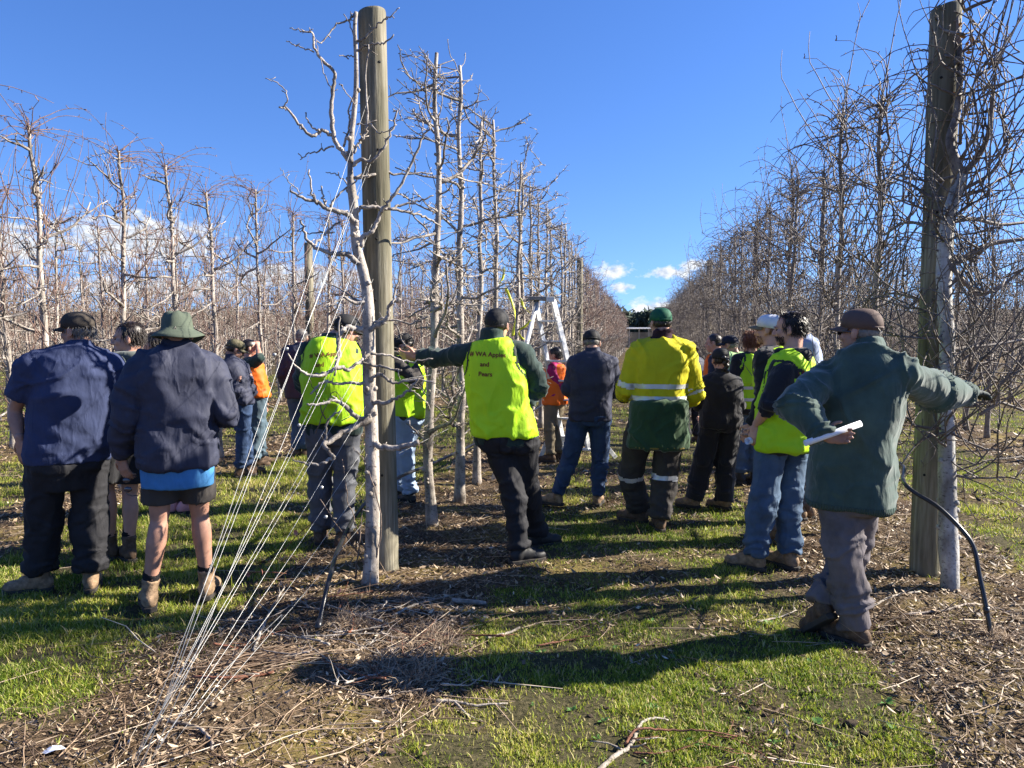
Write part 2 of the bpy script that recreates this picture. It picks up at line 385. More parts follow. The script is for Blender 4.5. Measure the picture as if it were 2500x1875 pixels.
# ------------------------------------------------------------------ bark
def bark_mat(name, light, dark, scar=(.06, .045, .04), sc=1.0, lich=None):
    m, nt, b = new_mat(name)
    n = noise_node(nt, 16 * sc, 6, .62, stretch=(1, 1, .5)); base = ramp(nt, n, [(.28, dark), (.55, light), (.8, tuple(min(1, c * 1.12) for c in light))])
    n2 = noise_node(nt, 38 * sc, 4, .6, stretch=(1, 1, 1.8)); f = ramp(nt, n2, [(.56, (0, 0, 0)), (.70, (1, 1, 1))])
    base = mixc(nt, f, base, scar)
    pt = ramp(nt, noise_node(nt, 3.2 * sc, 5, .6, stretch=(1, 1, .7)), [(.38, (.50, .49, .47)), (.58, (1, 1, 1))])
    base = mixc(nt, 1.0, base, pt, 'MULTIPLY')
    nt.links.new(base, b.inputs['Base Color']); b.inputs['Roughness'].default_value = .68; b.inputs['Specular IOR Level'].default_value = .3
    p = bump(nt, b, noise_node(nt, 40 * sc, 6, .65, stretch=(1, 1, .6)), .6, .012); bump(nt, b, noise_node(nt, 160 * sc, 3), .3, .003, p)
    return m
M_trunk = bark_mat('pale_bark', (.42, .37, .32), (.15, .125, .105))
M_limb = bark_mat('limb_bark', (.36, .32, .28), (.14, .112, .096), sc=1.6)
M_shootA = bark_mat('shoot_bark', (.26, .195, .155), (.11, .075, .058), sc=2.5)
M_shootB = bark_mat('grey_shoot_bark', (.215, .18, .155), (.075, .06, .052), sc=2.5)
M_shootC = bark_mat('red_shoot_bark', (.235, .15, .12), (.095, .055, .044), sc=2.5)
M_trunkD = bark_mat('painted_shade_bark', (.31, .27, .235), (.11, .092, .08)); M_limbD = bark_mat('painted_shade_limb_bark', (.24, .205, .18), (.085, .068, .06), sc=1.6)  # row B trunks and limbs: shade of their near side darkened into the colour
# ------------------------------------------------------------------ procedural espalier-like pear trees, base at the origin, row along Y
def wig(rr, a): return np.array([rr.gauss(0, a), rr.gauss(0, a), rr.gauss(0, a * .6)])
def grow(rr, p, d, L, r0, r1, n, up=.0, jit=.18, droop=0.0, flatx=1.0):
    """a wandering branch: points and radii"""
    P = [np.array(p, float)]; d = np.array(d, float); d /= np.linalg.norm(d); st = L / n
    for i in range(n):
        d = d + wig(rr, jit) + np.array([0, 0, up - droop * (i / n)]); d[0] *= flatx; d /= np.linalg.norm(d); P.append(P[-1] + d * st)
    return np.array(P), np.linspace(r0, r1, n + 1)
def spurs(rr, T, P, Rr, dens, big=1.0):
    L = np.linalg.norm(P[-1] - P[0]); n = int(L * dens + rr.random())
    for _ in range(n):
        i = rr.randrange(1, len(P)); q = P[i] + (P[i - 1] - P[i]) * rr.random()
        d = np.array([rr.gauss(0, 1), rr.gauss(0, 1), rr.gauss(.35, .7)]); d /= np.linalg.norm(d)
        l = rr.uniform(.02, .075) * big; r = rr.uniform(.0022, .0042)
        d2 = d + wig(rr, .5); T.add([q, q + d * l * .55, q + d * l * .55 + d2 * l * .45], [r * 1.3, r, r * 1.25], 3, True)
def pear_tree(seed, style, lod=0):
    """returns meshes (trunk, limbs, shoots); style: pruned, dense (grey curly), tall (red arching tops)"""
    rr = random.Random(seed); tk, lb, sh = Tubes(), Tubes(), Tubes()
    H = {'pruned': 3.65, 'dense': 3.34, 'tall': 3.6}[style] + rr.uniform(-.12, .12)
    n = 15; pts = []; x, y = 0.0, rr.uniform(-.06, .06); lean = rr.uniform(-.03, .03)
    for i in range(n + 1):
        z = H * i / n - (.05 if i == 0 else 0)
        pts.append((x, y, z)); x += rr.gauss(0, .013); y += rr.gauss(lean * .4, .014); x *= .93; y *= .97
    P = spline(pts, 30 if lod == 0 else 12); z = P[:, 2] / H
    rad = (.040 + rr.uniform(-.004, .006)) * (1 - .68 * np.clip(z, 0, 1)) + .020 * np.exp(-np.clip(z, 0, 1) * H / .13)
    rad *= 1 + np.array([rr.gauss(0, .045) for _ in z]); tk.add(P, rad, 9 if lod == 0 else 5)
    def on(zz):
        i = min(len(P) - 2, max(0, int(np.searchsorted(P[:, 2], zz)) - 1)); return P[i + 1].copy() if lod else P[i] + (P[i + 1] - P[i]) * ((zz - P[i][2]) / (P[i + 1][2] - P[i][2] + 1e-6))
    # knots
    if lod == 0:
        for _ in range(26):
            zz = rr.uniform(.25, H * .95); a = rr.uniform(0, 6.28); q = on(zz); r = .038 * (1 - .66 * zz / H); d = np.array([math.cos(a), math.sin(a), .25])
            tk.add([q + d * r * .6, q + d * (r + .006), q + d * (r + .018)], [.017, .013, .009], 5)
    limbs = []
    z0 = .58; side = 1
    step = {'pruned': .080, 'dense': .12, 'tall': .095}[style]
    if lod: step *= 1.7
    while z0 < H - .06:
        side = -side; t = z0 / H
        big = rr.random() < .42
        L = (rr.uniform(.45, .95) if big else rr.uniform(.2, .5)) * (1.08 - .45 * t)
        d = (rr.gauss(0, .62), side * rr.uniform(.35, 1.0), rr.uniform(-.25, .5))
        r0 = (rr.uniform(.012, .022) if big else rr.uniform(.006, .012)) * (1.1 - .4 * t) * (.85 if style == 'dense' else 1)
        Q, q_r = grow(rr, on(z0), d, L, r0, r0 * .38, 8 if lod == 0 else 4, up=rr.uniform(-.05, .13), jit=.24, flatx=.96)
        lb.add(Q, q_r * (1.0 if lod == 0 else 1.25), 6 if lod == 0 else 3); limbs.append((Q, q_r))
        for _ in range(rr.choice((1, 1, 2, 3) if big else (0, 1, 1))):
            k = rr.randrange(2, len(Q)); dd = Q[k] - Q[k - 1]; dd = dd / np.linalg.norm(dd) + np.array([rr.gauss(0, .8), rr.gauss(0, .8), rr.uniform(-.4, .9)])
            Q2, r2 = grow(rr, Q[k], dd, L * rr.uniform(.35, .75), r0 * .55, r0 * .26, 6 if lod == 0 else 3, up=.05, jit=.3)
            lb.add(Q2, r2, 5 if lod == 0 else 3); limbs.append((Q2, r2))
        z0 += step * rr.uniform(.5, 1.5)
    if lod == 0:
        for Q, q_r in limbs: spurs(rr, lb, Q, q_r, {'pruned': 26, 'dense': 10, 'tall': 12}[style], 1.25 if style == 'pruned' else 1.0)
        spurs(rr, lb, P, rad, 7)
    # shoots
    ns = {'pruned': 50, 'dense': 175, 'tall': 95}[style]
    if lod: ns = int(ns * .5)
    seg = 8 if lod == 0 else 4; rs = 1.05 if lod == 0 else 2.0
    for _ in range(ns):
        if rr.random() < .68: Q, q_r = rr.choice(limbs); i = rr.randrange(1, len(Q)); q = Q[i]
        else: q = on(rr.uniform(.7, H))
        if style == 'pruned':
            d = (rr.gauss(0, .5), rr.gauss(0, .8), rr.uniform(-.2, .9)); L = rr.uniform(.12, .5); S, r = grow(rr, q, d, L, .0042, .0018, 5, up=.06, jit=.22)
        elif style == 'dense':
            if rr.random() < .6:
                d = (rr.gauss(0, .7), rr.gauss(0, .8), rr.uniform(.2, 1.2)); L = rr.uniform(.4, 1.25); S, r = grow(rr, q, d, L, .0058 * rs, .0022 * rs, seg, up=.22, jit=.16, droop=.25, flatx=.93)
            else:
                d = (rr.gauss(0, .9), rr.gauss(0, .9), rr.uniform(0, .8)); L = rr.uniform(.4, .95); S, r = grow(rr, q, d, L, .0052 * rs, .002 * rs, seg, up=.02, jit=.19, droop=.62, flatx=.95)
        else:
            d = (rr.gauss(0, .55), rr.gauss(0, .8), rr.uniform(.3, 1.3)); L = rr.uniform(.35, 1.05); S, r = grow(rr, q, d, L, .0052 * rs, .002 * rs, seg, up=.26, jit=.15, droop=.1, flatx=.9)
        if S[:, 2].max() > H + .10 and rr.random() < .85: continue
        sh.add(S, r, 3 if lod else 4, True)
        if lod == 0 and rr.random() < .6: spurs(rr, sh, S, r, 5, .55)
    # top: arching shoots, combed along the row
    top = P[-1]
    nt_ = {'pruned': 6, 'dense': 22, 'tall': 20}[style]
    if lod: nt_ //= 2
    for _ in range(nt_):
        if style == 'tall':
            s = 1 if rr.random() < .7 else -1
            S, r = grow(rr, top - np.array([0, 0, rr.uniform(0, .14)]), (rr.gauss(0, .35), s * rr.uniform(.5, 1.2), rr.uniform(.15, .75)), rr.uniform(.35, .85), .0045 * rs, .0018 * rs, seg, up=-.02, jit=.13, droop=.22)
        elif style == 'dense':
            S, r = grow(rr, top - np.array([0, 0, rr.uniform(0, .3)]), (rr.gauss(0, .9), rr.gauss(0, 1), rr.uniform(.2, 1.1)), rr.uniform(.35, .95), .005 * rs, .002 * rs, seg, up=.03, jit=.15, droop=.55)
        else:
            S, r = grow(rr, top - np.array([0, 0, rr.uniform(0, .3)]), (rr.gauss(0, .6), rr.gauss(0, .8), rr.uniform(.1, .9)), rr.uniform(.12, .34), .0055, .003, 5, up=.05, jit=.25)
        sh.add(S, r, 3 if lod else 4, True)
        if lod == 0: spurs(rr, sh, S, r, 6, .6)
    return tk, lb, sh
PROTO = {}
for style, nvar, msh in (('pruned', 5, M_limb), ('dense', 5, M_shootB), ('tall', 5, M_shootC)):
    PROTO[style] = []
    for v in range(nvar):
        tk, lb, sh = pear_tree(100 + v * 7 + len(style) * 50, style)
        a, b_, c = tk.mesh('trunk_%s' % style), lb.mesh('limbs_%s' % style), sh.mesh('shoots_%s' % style)
        for me, mt in ((a, M_trunkD if style == 'dense' else M_trunk), (b_, M_limbD if style == 'dense' else M_limb), (c, msh)):
            me.materials.append(mt); me.polygons.foreach_set('use_smooth', np.ones(len(me.polygons), dtype=bool))
        PROTO[style].append((a, b_, c))
def place_tree(style, x, y, label, group, var, rz=0.0, s=1.0, sz=1.0, name='pear_tree'):
    root = empty(name, (x, y, gz(x, y) if y < 60 else -.01), label, 'tree', group); root.rotation_euler.z = rz; root.scale = (s, s, sz)
    for nm, me in zip(('trunk', 'limbs', 'shoots'), PROTO[style][var]):
        o = bpy.data.objects.new(nm, me); C.objects.link(o); o.parent = root
        if nm != 'trunk': o['kind'] = 'stuff'
    return root
rt = random.Random(77)
nthw = ['first', 'second', 'third', 'fourth', 'fifth', 'sixth', 'seventh', 'eighth', 'ninth', 'tenth', 'eleventh', 'twelfth', 'thirteenth', 'fourteenth', 'fifteenth', 'sixteenth']
A, B = ROW['A'], ROW['B']; Cx = A - SP; Dx = B + SP
NTREE = 0
# row A: freshly pruned bay between the end post and the second post (the end tree itself is built below)
pruned_y = [6.18, 7.05, 8.15, 9.15, 10.2, 11.25, 12.25, 13.3, 14.35, 15.4, 16.4, 17.45, 18.5, 19.5, 20.5]
ordw = ['second', 'third', 'fourth', 'fifth', 'sixth', 'seventh', 'eighth', 'ninth', 'tenth', 'eleventh', 'twelfth', 'thirteenth', 'fourteenth', 'fifteenth', 'sixteenth']
for k, y in enumerate(pruned_y):
    place_tree('pruned', A + rt.gauss(0, .03), y, 'pruned bare pear tree, %s from the end post of the pruned row' % ordw[k], 'pruned pear trees in the row with the ladder', k % 5, math.pi * (k % 2) + rt.gauss(0, .12), 1.05, 1.11 + rt.uniform(-.02, .03)); NTREE += 1
y = 21.7; ka = 0
while y < 92:
    ka += 1
    place_tree('tall', A + rt.gauss(0, .05), y, ('unpruned pear tree, %s after the second post of the ladder row' % nthw[ka - 1]) if ka < 9 else 'unpruned pear tree far along the ladder row well past its second post', 'unpruned pear trees continuing the ladder row', rt.randrange(5), math.pi * rt.randrange(2) + rt.gauss(0, .2), 1.08, rt.uniform(1.0, 1.08)); NTREE += 1
    y += 1.05
# row B: dense and unpruned
y = 6.6; kb = 0
while y < 92:
    kb += 1
    place_tree('dense', B + rt.gauss(0, .04), y, ('tangled unpruned pear tree, %s in its row after the green-grey end post' % nthw[kb - 1]) if kb < 15 else 'tangled unpruned pear tree far along the row behind the white cap', 'unpruned pear trees in the row with the green sweater man', rt.randrange(5), math.pi * rt.randrange(2) + rt.gauss(0, .25), 1.05, rt.uniform(1.02, 1.10)); NTREE += 1
    y += 1.05
# row C, left of the alley with the bucket hat: red arching tops
cy = [5.3, 6.3, 7.25, 8.35, 9.3, 10.4]
while cy[-1] < 62: cy.append(cy[-1] + 1.05)
for y in cy:
    place_tree('tall', Cx - .12 + rt.gauss(0, .04), y, 'bare pear tree with red arching top shoots in the row beyond the bucket hat', 'red topped pear trees beyond the bucket hat', rt.randrange(5), math.pi * (rt.random() < .3) + rt.gauss(0, .2), 1.0, rt.uniform(.98, 1.08)); NTREE += 1
y = 11.0
while y < 40:
    place_tree('dense', Dx + rt.gauss(0, .05), y, 'bare pear tree in the row across the grass from the end post with the glove', 'pear trees one row further out past the green sweater man', rt.randrange(5), math.pi * rt.randrange(2), 1.0, rt.uniform(1.0, 1.08)); NTREE += 1
    y += 1.05
y = 8.6
while y < 34 and NTREE < 298:
    place_tree('tall', Cx - SP + rt.gauss(0, .05), y, 'bare pear tree two rows behind the bucket hat', 'pear trees two rows behind the bucket hat', rt.randrange(5), math.pi * (rt.random() < .3), 1.0, rt.uniform(.95, 1.05)); NTREE += 1
    y += 1.05
print('trees', NTREE)
# all rows further out as one mass
def far_trees():
    spots = []
    for k in range(2, 13):
        x = Cx - SP * k; ys = max(8.6, abs(x) * .98)
        y = ys
        step = 1.05 * (1 if k < 6 else 1.4)
        while y < ys + (45 if k < 6 else 55): spots.append((x, y)); y += step
    y = 34.2
    while y < 80: spots.append((Cx - SP, y)); y += 1.2
    for k in range(1, 6):
        x = Dx + SP * k; y = max(18, x * 2.0)
        while y < x * 2.0 + 45: spots.append((x, y)); y += 1.15
    y = 40.2
    while y < 85: spots.append((Dx, y)); y += 1.1
    r2 = random.Random(4); protos = []
    for v in range(4):
        tk, lb, sh = pear_tree(900 + v, 'tall', lod=1); Vs, Qs, Ts, mi, off = [], [], [], [], 0; QM, TM = [], []
        for k, T in enumerate((tk, lb, sh)):
            V, Q, Tr = np.concatenate(T.V), np.concatenate(T.Q), np.concatenate(T.T); Vs.append(V); Qs.append(Q + off); Ts.append(Tr + off); off += len(V); QM.append(np.full(len(Q), k)); TM.append(np.full(len(Tr), k))
        me = np_mesh('far_tree', np.concatenate(Vs), [np.concatenate(Qs), np.concatenate(Ts)])
        for mt in (M_trunk, M_limb, M_shootA): me.materials.append(mt)
        me.polygons.foreach_set('material_index', np.concatenate(QM + TM).astype(np.int32)); me.update(); protos.append(bpy.data.objects.new('far_tree', me))
    pts = np.array([(x + r2.gauss(0, .05), y, -.01) for x, y in spots]); me = bpy.data.meshes.new('far_orchard'); me.from_pydata([tuple(p) for p in pts], [], []); me.update()
    o = bpy.data.objects.new('far_orchard', me); C.objects.link(o)
    ng = bpy.data.node_groups.new('plant_rows', 'GeometryNodeTree'); ng.interface.new_socket('Geometry', in_out='INPUT', socket_type='NodeSocketGeometry'); ng.interface.new_socket('Geometry', in_out='OUTPUT', socket_type='NodeSocketGeometry')
    N, L = ng.nodes, ng.links; gi, go = N.new('NodeGroupInput'), N.new('NodeGroupOutput'); join = N.new('GeometryNodeJoinGeometry')
    rid = N.new('FunctionNodeRandomValue'); rid.data_type = 'INT'; rid.inputs['Min'].default_value = 0; rid.inputs['Max'].default_value = 3
    sc = N.new('FunctionNodeRandomValue'); sc.data_type = 'FLOAT'; sc.inputs[2].default_value = .94; sc.inputs[3].default_value = 1.06
    rz = N.new('FunctionNodeRandomValue'); rz.data_type = 'INT'; rz.inputs['Min'].default_value = 0; rz.inputs['Max'].default_value = 1; rz.inputs['Seed'].default_value = 5
    ml = N.new('ShaderNodeMath'); ml.operation = 'MULTIPLY'; ml.inputs[1].default_value = math.pi; L.new(rz.outputs[2], ml.inputs[0]); cx = N.new('ShaderNodeCombineXYZ'); L.new(ml.outputs[0], cx.inputs[2])
    for k, p in enumerate(protos):
        oi = N.new('GeometryNodeObjectInfo'); oi.inputs['Object'].default_value = p; ip = N.new('GeometryNodeInstanceOnPoints'); cmp = N.new('FunctionNodeCompare'); cmp.data_type = 'INT'; cmp.operation = 'EQUAL'; cmp.inputs[3].default_value = k
        L.new(rid.outputs[2], cmp.inputs[2]); L.new(gi.outputs[0], ip.inputs['Points']); L.new(cmp.outputs[0], ip.inputs['Selection']); L.new(oi.outputs['Geometry'], ip.inputs['Instance']); L.new(sc.outputs[1], ip.inputs['Scale']); L.new(cx.outputs[0], ip.inputs['Rotation']); L.new(ip.outputs[0], join.inputs[0])
    L.new(join.outputs[0], go.inputs[0]); md = o.modifiers.new('rows', 'NODES'); md.node_group = ng
    tag(o, 'distant rows of bare orchard trees merging into a brown thicket', 'orchard trees', kind='stuff')
far_trees()
# ------------------------------------------------------------------ posts
def timber_mat():
    m, nt, b = new_mat('weathered_pine_post')
    g1 = noise_node(nt, 7, 6, .6, stretch=(6, 6, .35)); g2 = noise_node(nt, 2.2, 4, .55, stretch=(3, 3, .6))
    c1 = ramp(nt, g1, [(.25, (.095, .085, .062)), (.5, (.215, .195, .145)), (.75, (.33, .305, .24))])
    c2 = ramp(nt, g2, [(.35, (.48, .49, .43)), (.65, (1, 1, 1))])
    base = mixc(nt, 1.0, c1, c2, 'MULTIPLY')
    w = nt.nodes.new('ShaderNodeTexWave'); w.wave_type = 'RINGS'; w.inputs['Scale'].default_value = 1.6; w.inputs['Distortion'].default_value = 9; w.inputs['Detail'].default_value = 3
    tc = nt.nodes.new('ShaderNodeTexCoord'); mp = nt.nodes.new('ShaderNodeMapping'); mp.inputs['Scale'].default_value = (7, 7, 1.3)
    nt.links.new(tc.outputs['Object'], mp.inputs[0]); nt.links.new(mp.outputs[0], w.inputs[0])
    base = mixc(nt, ramp(nt, w.outputs[1], [(.55, (0, 0, 0)), (.95, (.45, .45, .45))]), base, (.12, .105, .07))
    nt.links.new(base, b.inputs['Base Color']); b.inputs['Roughness'].default_value = .85; b.inputs['Specular IOR Level'].default_value = .2
    p = bump(nt, b, g1, .5, .01); bump(nt, b, noise_node(nt, 60, 4, .6, stretch=(1, 1, .12)), .5, .006, p); return m
M_post = timber_mat(); M_hole = plain('dark_hole', (.012, .011, .01), .9, bmp=0)
M_wire = plain('galvanised_wire', (.37, .37, .36), .5, .1, 60, .65, 0)
M_tree_wire = plain('trellis_wire', (.25, .25, .25), .5, .1, 60, .7, 0)
def post(px, py, h, r, label, lean=(0, 0), top=0.0, base=None, holes=True, name='timber_post'):
    g = Vector(base) if base is not None else gnd(px, py); root = empty(name, (g.x, g.y, 0), label, 'post', 'round timber trellis posts')
    k = 40; zz = [-.25, 0, .3, .8, 1.5, 2.2, 2.9, h - .3, h - .015, h]; V = []; rr = random.Random(int(g.x * 100 + g.y * 7))
    for i, z in enumerate(zz):
        s = r * (1.0 - .035 * max(z, 0) / h) * (.955 if i == len(zz) - 1 else 1)
        cx, cy = lean[0] * z / h, lean[1] * z / h
        for j in range(k):
            a = 2 * math.pi * j / k; q = s * (1 + .012 * math.sin(3 * a + z) + .008 * math.sin(7 * a + 2 * z))
            zt = z + (top * math.cos(a) if i >= len(zz) - 2 else 0)
            V.append((g.x + cx + q * math.cos(a), g.y + cy + q * math.sin(a), zt))
    F = [(i * k + j, i * k + (j + 1) % k, (i + 1) * k + (j + 1) % k, (i + 1) * k + j) for i in range(len(zz) - 1) for j in range(k)]
    me = bpy.data.meshes.new('post_shaft'); me.from_pydata(V, [], F + [tuple(range((len(zz) - 1) * k, len(zz) * k))]); me.update()
    link_mesh('post_shaft', me, M_post, root)
    for f in me.polygons:
        if len(f.vertices) > 4: f.use_smooth = False
    if holes:
        for z in (.75, 1.25, 1.8, 2.35, 2.9, 3.35):
            z += rr.uniform(-.1, .1); v = (CAM - g); v.z = 0; v.normalize(); v.rotate(Quaternion((0, 0, 1), rr.uniform(-.5, .5)))
            c = Vector((g.x + lean[0] * z / h, g.y + lean[1] * z / h, z)); t = Tubes()
            t.add([c + v * (r * .9), c + v * (r * 1.004)], [.009, .009], 8); t.build('staple_hole', M_hole, root)
    return root
pA = gnd(942, 1394); pB = gnd(2258, 1406)
def top_z(g, py):
    lo, hi = 0.0, 6.0
    for _ in range(40):
        m_ = (lo + hi) / 2
        if to_px((g.x, g.y, m_))[1] > py: lo = m_
        else: hi = m_
    return lo
hA, hB = top_z(pA, 28), top_z(pB, 14)
post(940, 1394, hA, .096, 'tall weathered end post wired to the ground beside the pruned tree', lean=(-.05, .0), top=.012)
post(2258, 1406, hB, .096, 'tall green-grey end post behind the man in the green sweater', lean=(.02, .02), top=.02)
post(0, 0, 3.8, .085, 'second timber post of the row behind the ladder, greyish brown', base=(A + .1, 20.9, 0), holes=False)
post(0, 0, 3.75, .085, 'slim timber post rising among the tangled trees behind the white cap', base=(B - .02, 21.6, 0), holes=False)
for yy, w in ((12.0, 'nearest the camouflage cap'), (28.0, 'deep in the red topped row')):
    post(0, 0, 3.2, .07, 'short timber post %s among red topped trees' % w, base=(Cx - .1, yy, 0), holes=False)
# ------------------------------------------------------------------ end-anchor wires of row A, running on through the trees as trellis wires
anchor = gnd(300, 1905)
hts = [q * hA / 3.86 for q in (.50, .78, 1.02, 1.30, 1.55, 1.62, 1.98, 2.05, 2.42, 2.82, 2.88, 3.27)]
nth = ['lowest', 'second lowest', 'third lowest', 'fourth lowest', 'fifth lowest', 'sixth lowest', 'sixth highest', 'fifth highest', 'fourth highest', 'third highest', 'second highest', 'highest']
for k, h in enumerate(hts):
    p = Vector((pA.x - .05 * h / hA, pA.y, h)); a = anchor + Vector((rng.uniform(-.05, .05), rng.uniform(-.05, .05), -.06))
    d = (p - a); d.z = 0; d.normalize(); p = p - d * .105
    t = Tubes(); mid = [a.lerp(p, f) + Vector((0, 0, -.012 * math.sin(math.pi * f))) for f in (0, .2, .4, .6, .8, 1)]
    t.add(mid, .0013, 5)
    o = t.build('anchor_wire', M_wire); tag(o, 'galvanised anchor wire, %s tied to the tall end post' % nth[k], 'wire', 'anchor wires fanning out to the end post')
t = Tubes(); e = gnd(688, 1500, .12); t.add([anchor + Vector((.02, .03, -.05)), anchor.lerp(e, .5) + Vector((0, 0, .02)), e], .002, 5); t.add([e, e + Vector((.0, .0, -.03)), e + Vector((-.02, 0, -.06))], .0012, 4)
tag(t.build('loose_wire', M_wire), 'short cut wire end sticking up free beside the anchor wires', 'wire')
for (px, py, f) in ((670, 866, 0), (700, 852, 0), (730, 1038, 0), (785, 1190, 0), (795, 1262, 0)):
    c = at(px, py, 4.75); t = Tubes(); v = (CAM - c).normalized(); t.add([c + v * .002, c - v * .004], [.012, .012], 12)
    t.build('wire_tensioner', M_wire); tag(bpy.data.objects[-1] if False else C.objects[-1], 'small round metal tag hanging on the anchor wires', 'tag', 'round tags on the anchor wires')
for key, x, y0, y1, hs in (('pruned ladder row', A, pA.y, 60, (.78, 1.3, 1.98, 2.42, 2.88, 3.27)), ('green sweater row', B, pB.y, 60, (.8, 1.4, 2.0, 2.6, 3.2)), ('red topped row', Cx - .12, 4.9, 45, (.8, 1.4, 2.0, 2.6, 3.05))):
    for k, h in enumerate(hs):
        t = Tubes(); n = 14; s = rng.uniform(-.03, .03)
        t.add([(x + .055 * s, y0 + (y1 - y0) * i / n, h + .02 * math.sin(i * 2.1 + k)) for i in range(n + 1)], .0016, 4)
        tag(t.build('trellis_wire', M_tree_wire), 'thin trellis wire strung through the %s, number %s from the ground' % (key, ('one', 'two', 'three', 'four', 'five', 'six')[k]), 'wire', 'trellis wires through the ' + key)
# ------------------------------------------------------------------ irrigation pipes
M_pipe = plain('black_poly_pipe', (.016, .016, .018), .32, .2, 30, 0, .05, .5)
def pipe(pts, r, label):
    t = Tubes(); t.add(spline(pts, 60), r, 10); o = t.build('irrigation_pipe', M_pipe); return tag(o, label, 'pipe', 'black irrigation pipes')
dB = depth_of(pB)
q0 = gnd(2426, 1572); d0 = depth_of(q0)
pts = [q0 - Vector((0, 0, .05))] + [at(x, y, d) for x, y, d in ((2413, 1512, d0 + .03), (2402, 1455, d0 + .06), (2391, 1404, d0 + .1), (2377, 1336, d0 + .15), (2345, 1290, d0 + .2), (2288, 1236, d0 + .3), (2234, 1203, d0 + .42), (2205, 1175, d0 + .55), (2190, 1130, d0 + 1.2))]
pts += [Vector((B - .14, yy_, .46 + .03 * math.sin(yy_))) for yy_ in (7.0, 8.5, 10, 12, 15, 19)]
pipe(pts, .0125, 'black irrigation pipe bending down to the ground beside the white trunk of the tangled row')
t = Tubes(); c = at(2408, 1490, d0 + .04); t.add([c + Vector((-.002, 0, .018)), c - Vector((-.003, 0, .018))], .0155, 10); t.build('pipe_joiner', M_pipe, C.objects[-1]); 
q1 = gnd(769, 1570); d1 = depth_of(q1)
pts = [q1 - Vector((0, 0, .04))] + [at(x, y, d) for x, y, d in ((786, 1490, d1 + .12), (804, 1413, d1 + .3), (831, 1329, d1 + .75), (888, 1232, d1 + 1.3), (969, 1168, d1 + 2.0), (1051, 1134, d1 + 2.7), (1123, 1101, d1 + 3.4), (1182, 1071, d1 + 4.2))]
pts += [Vector((A + .05, 12, .45)), Vector((A + .05, 20, .42))]
pipe(pts, .0135, 'black irrigation pipe rising from the mulch at the pruned end tree')
t = Tubes(); c = at(778, 1525, d1 + .06); dv = (pts[2] - pts[1]).normalized(); t.add([c - dv * .03, c + dv * .03], .018, 10); t.build('pipe_joiner', M_pipe, C.objects[-1])
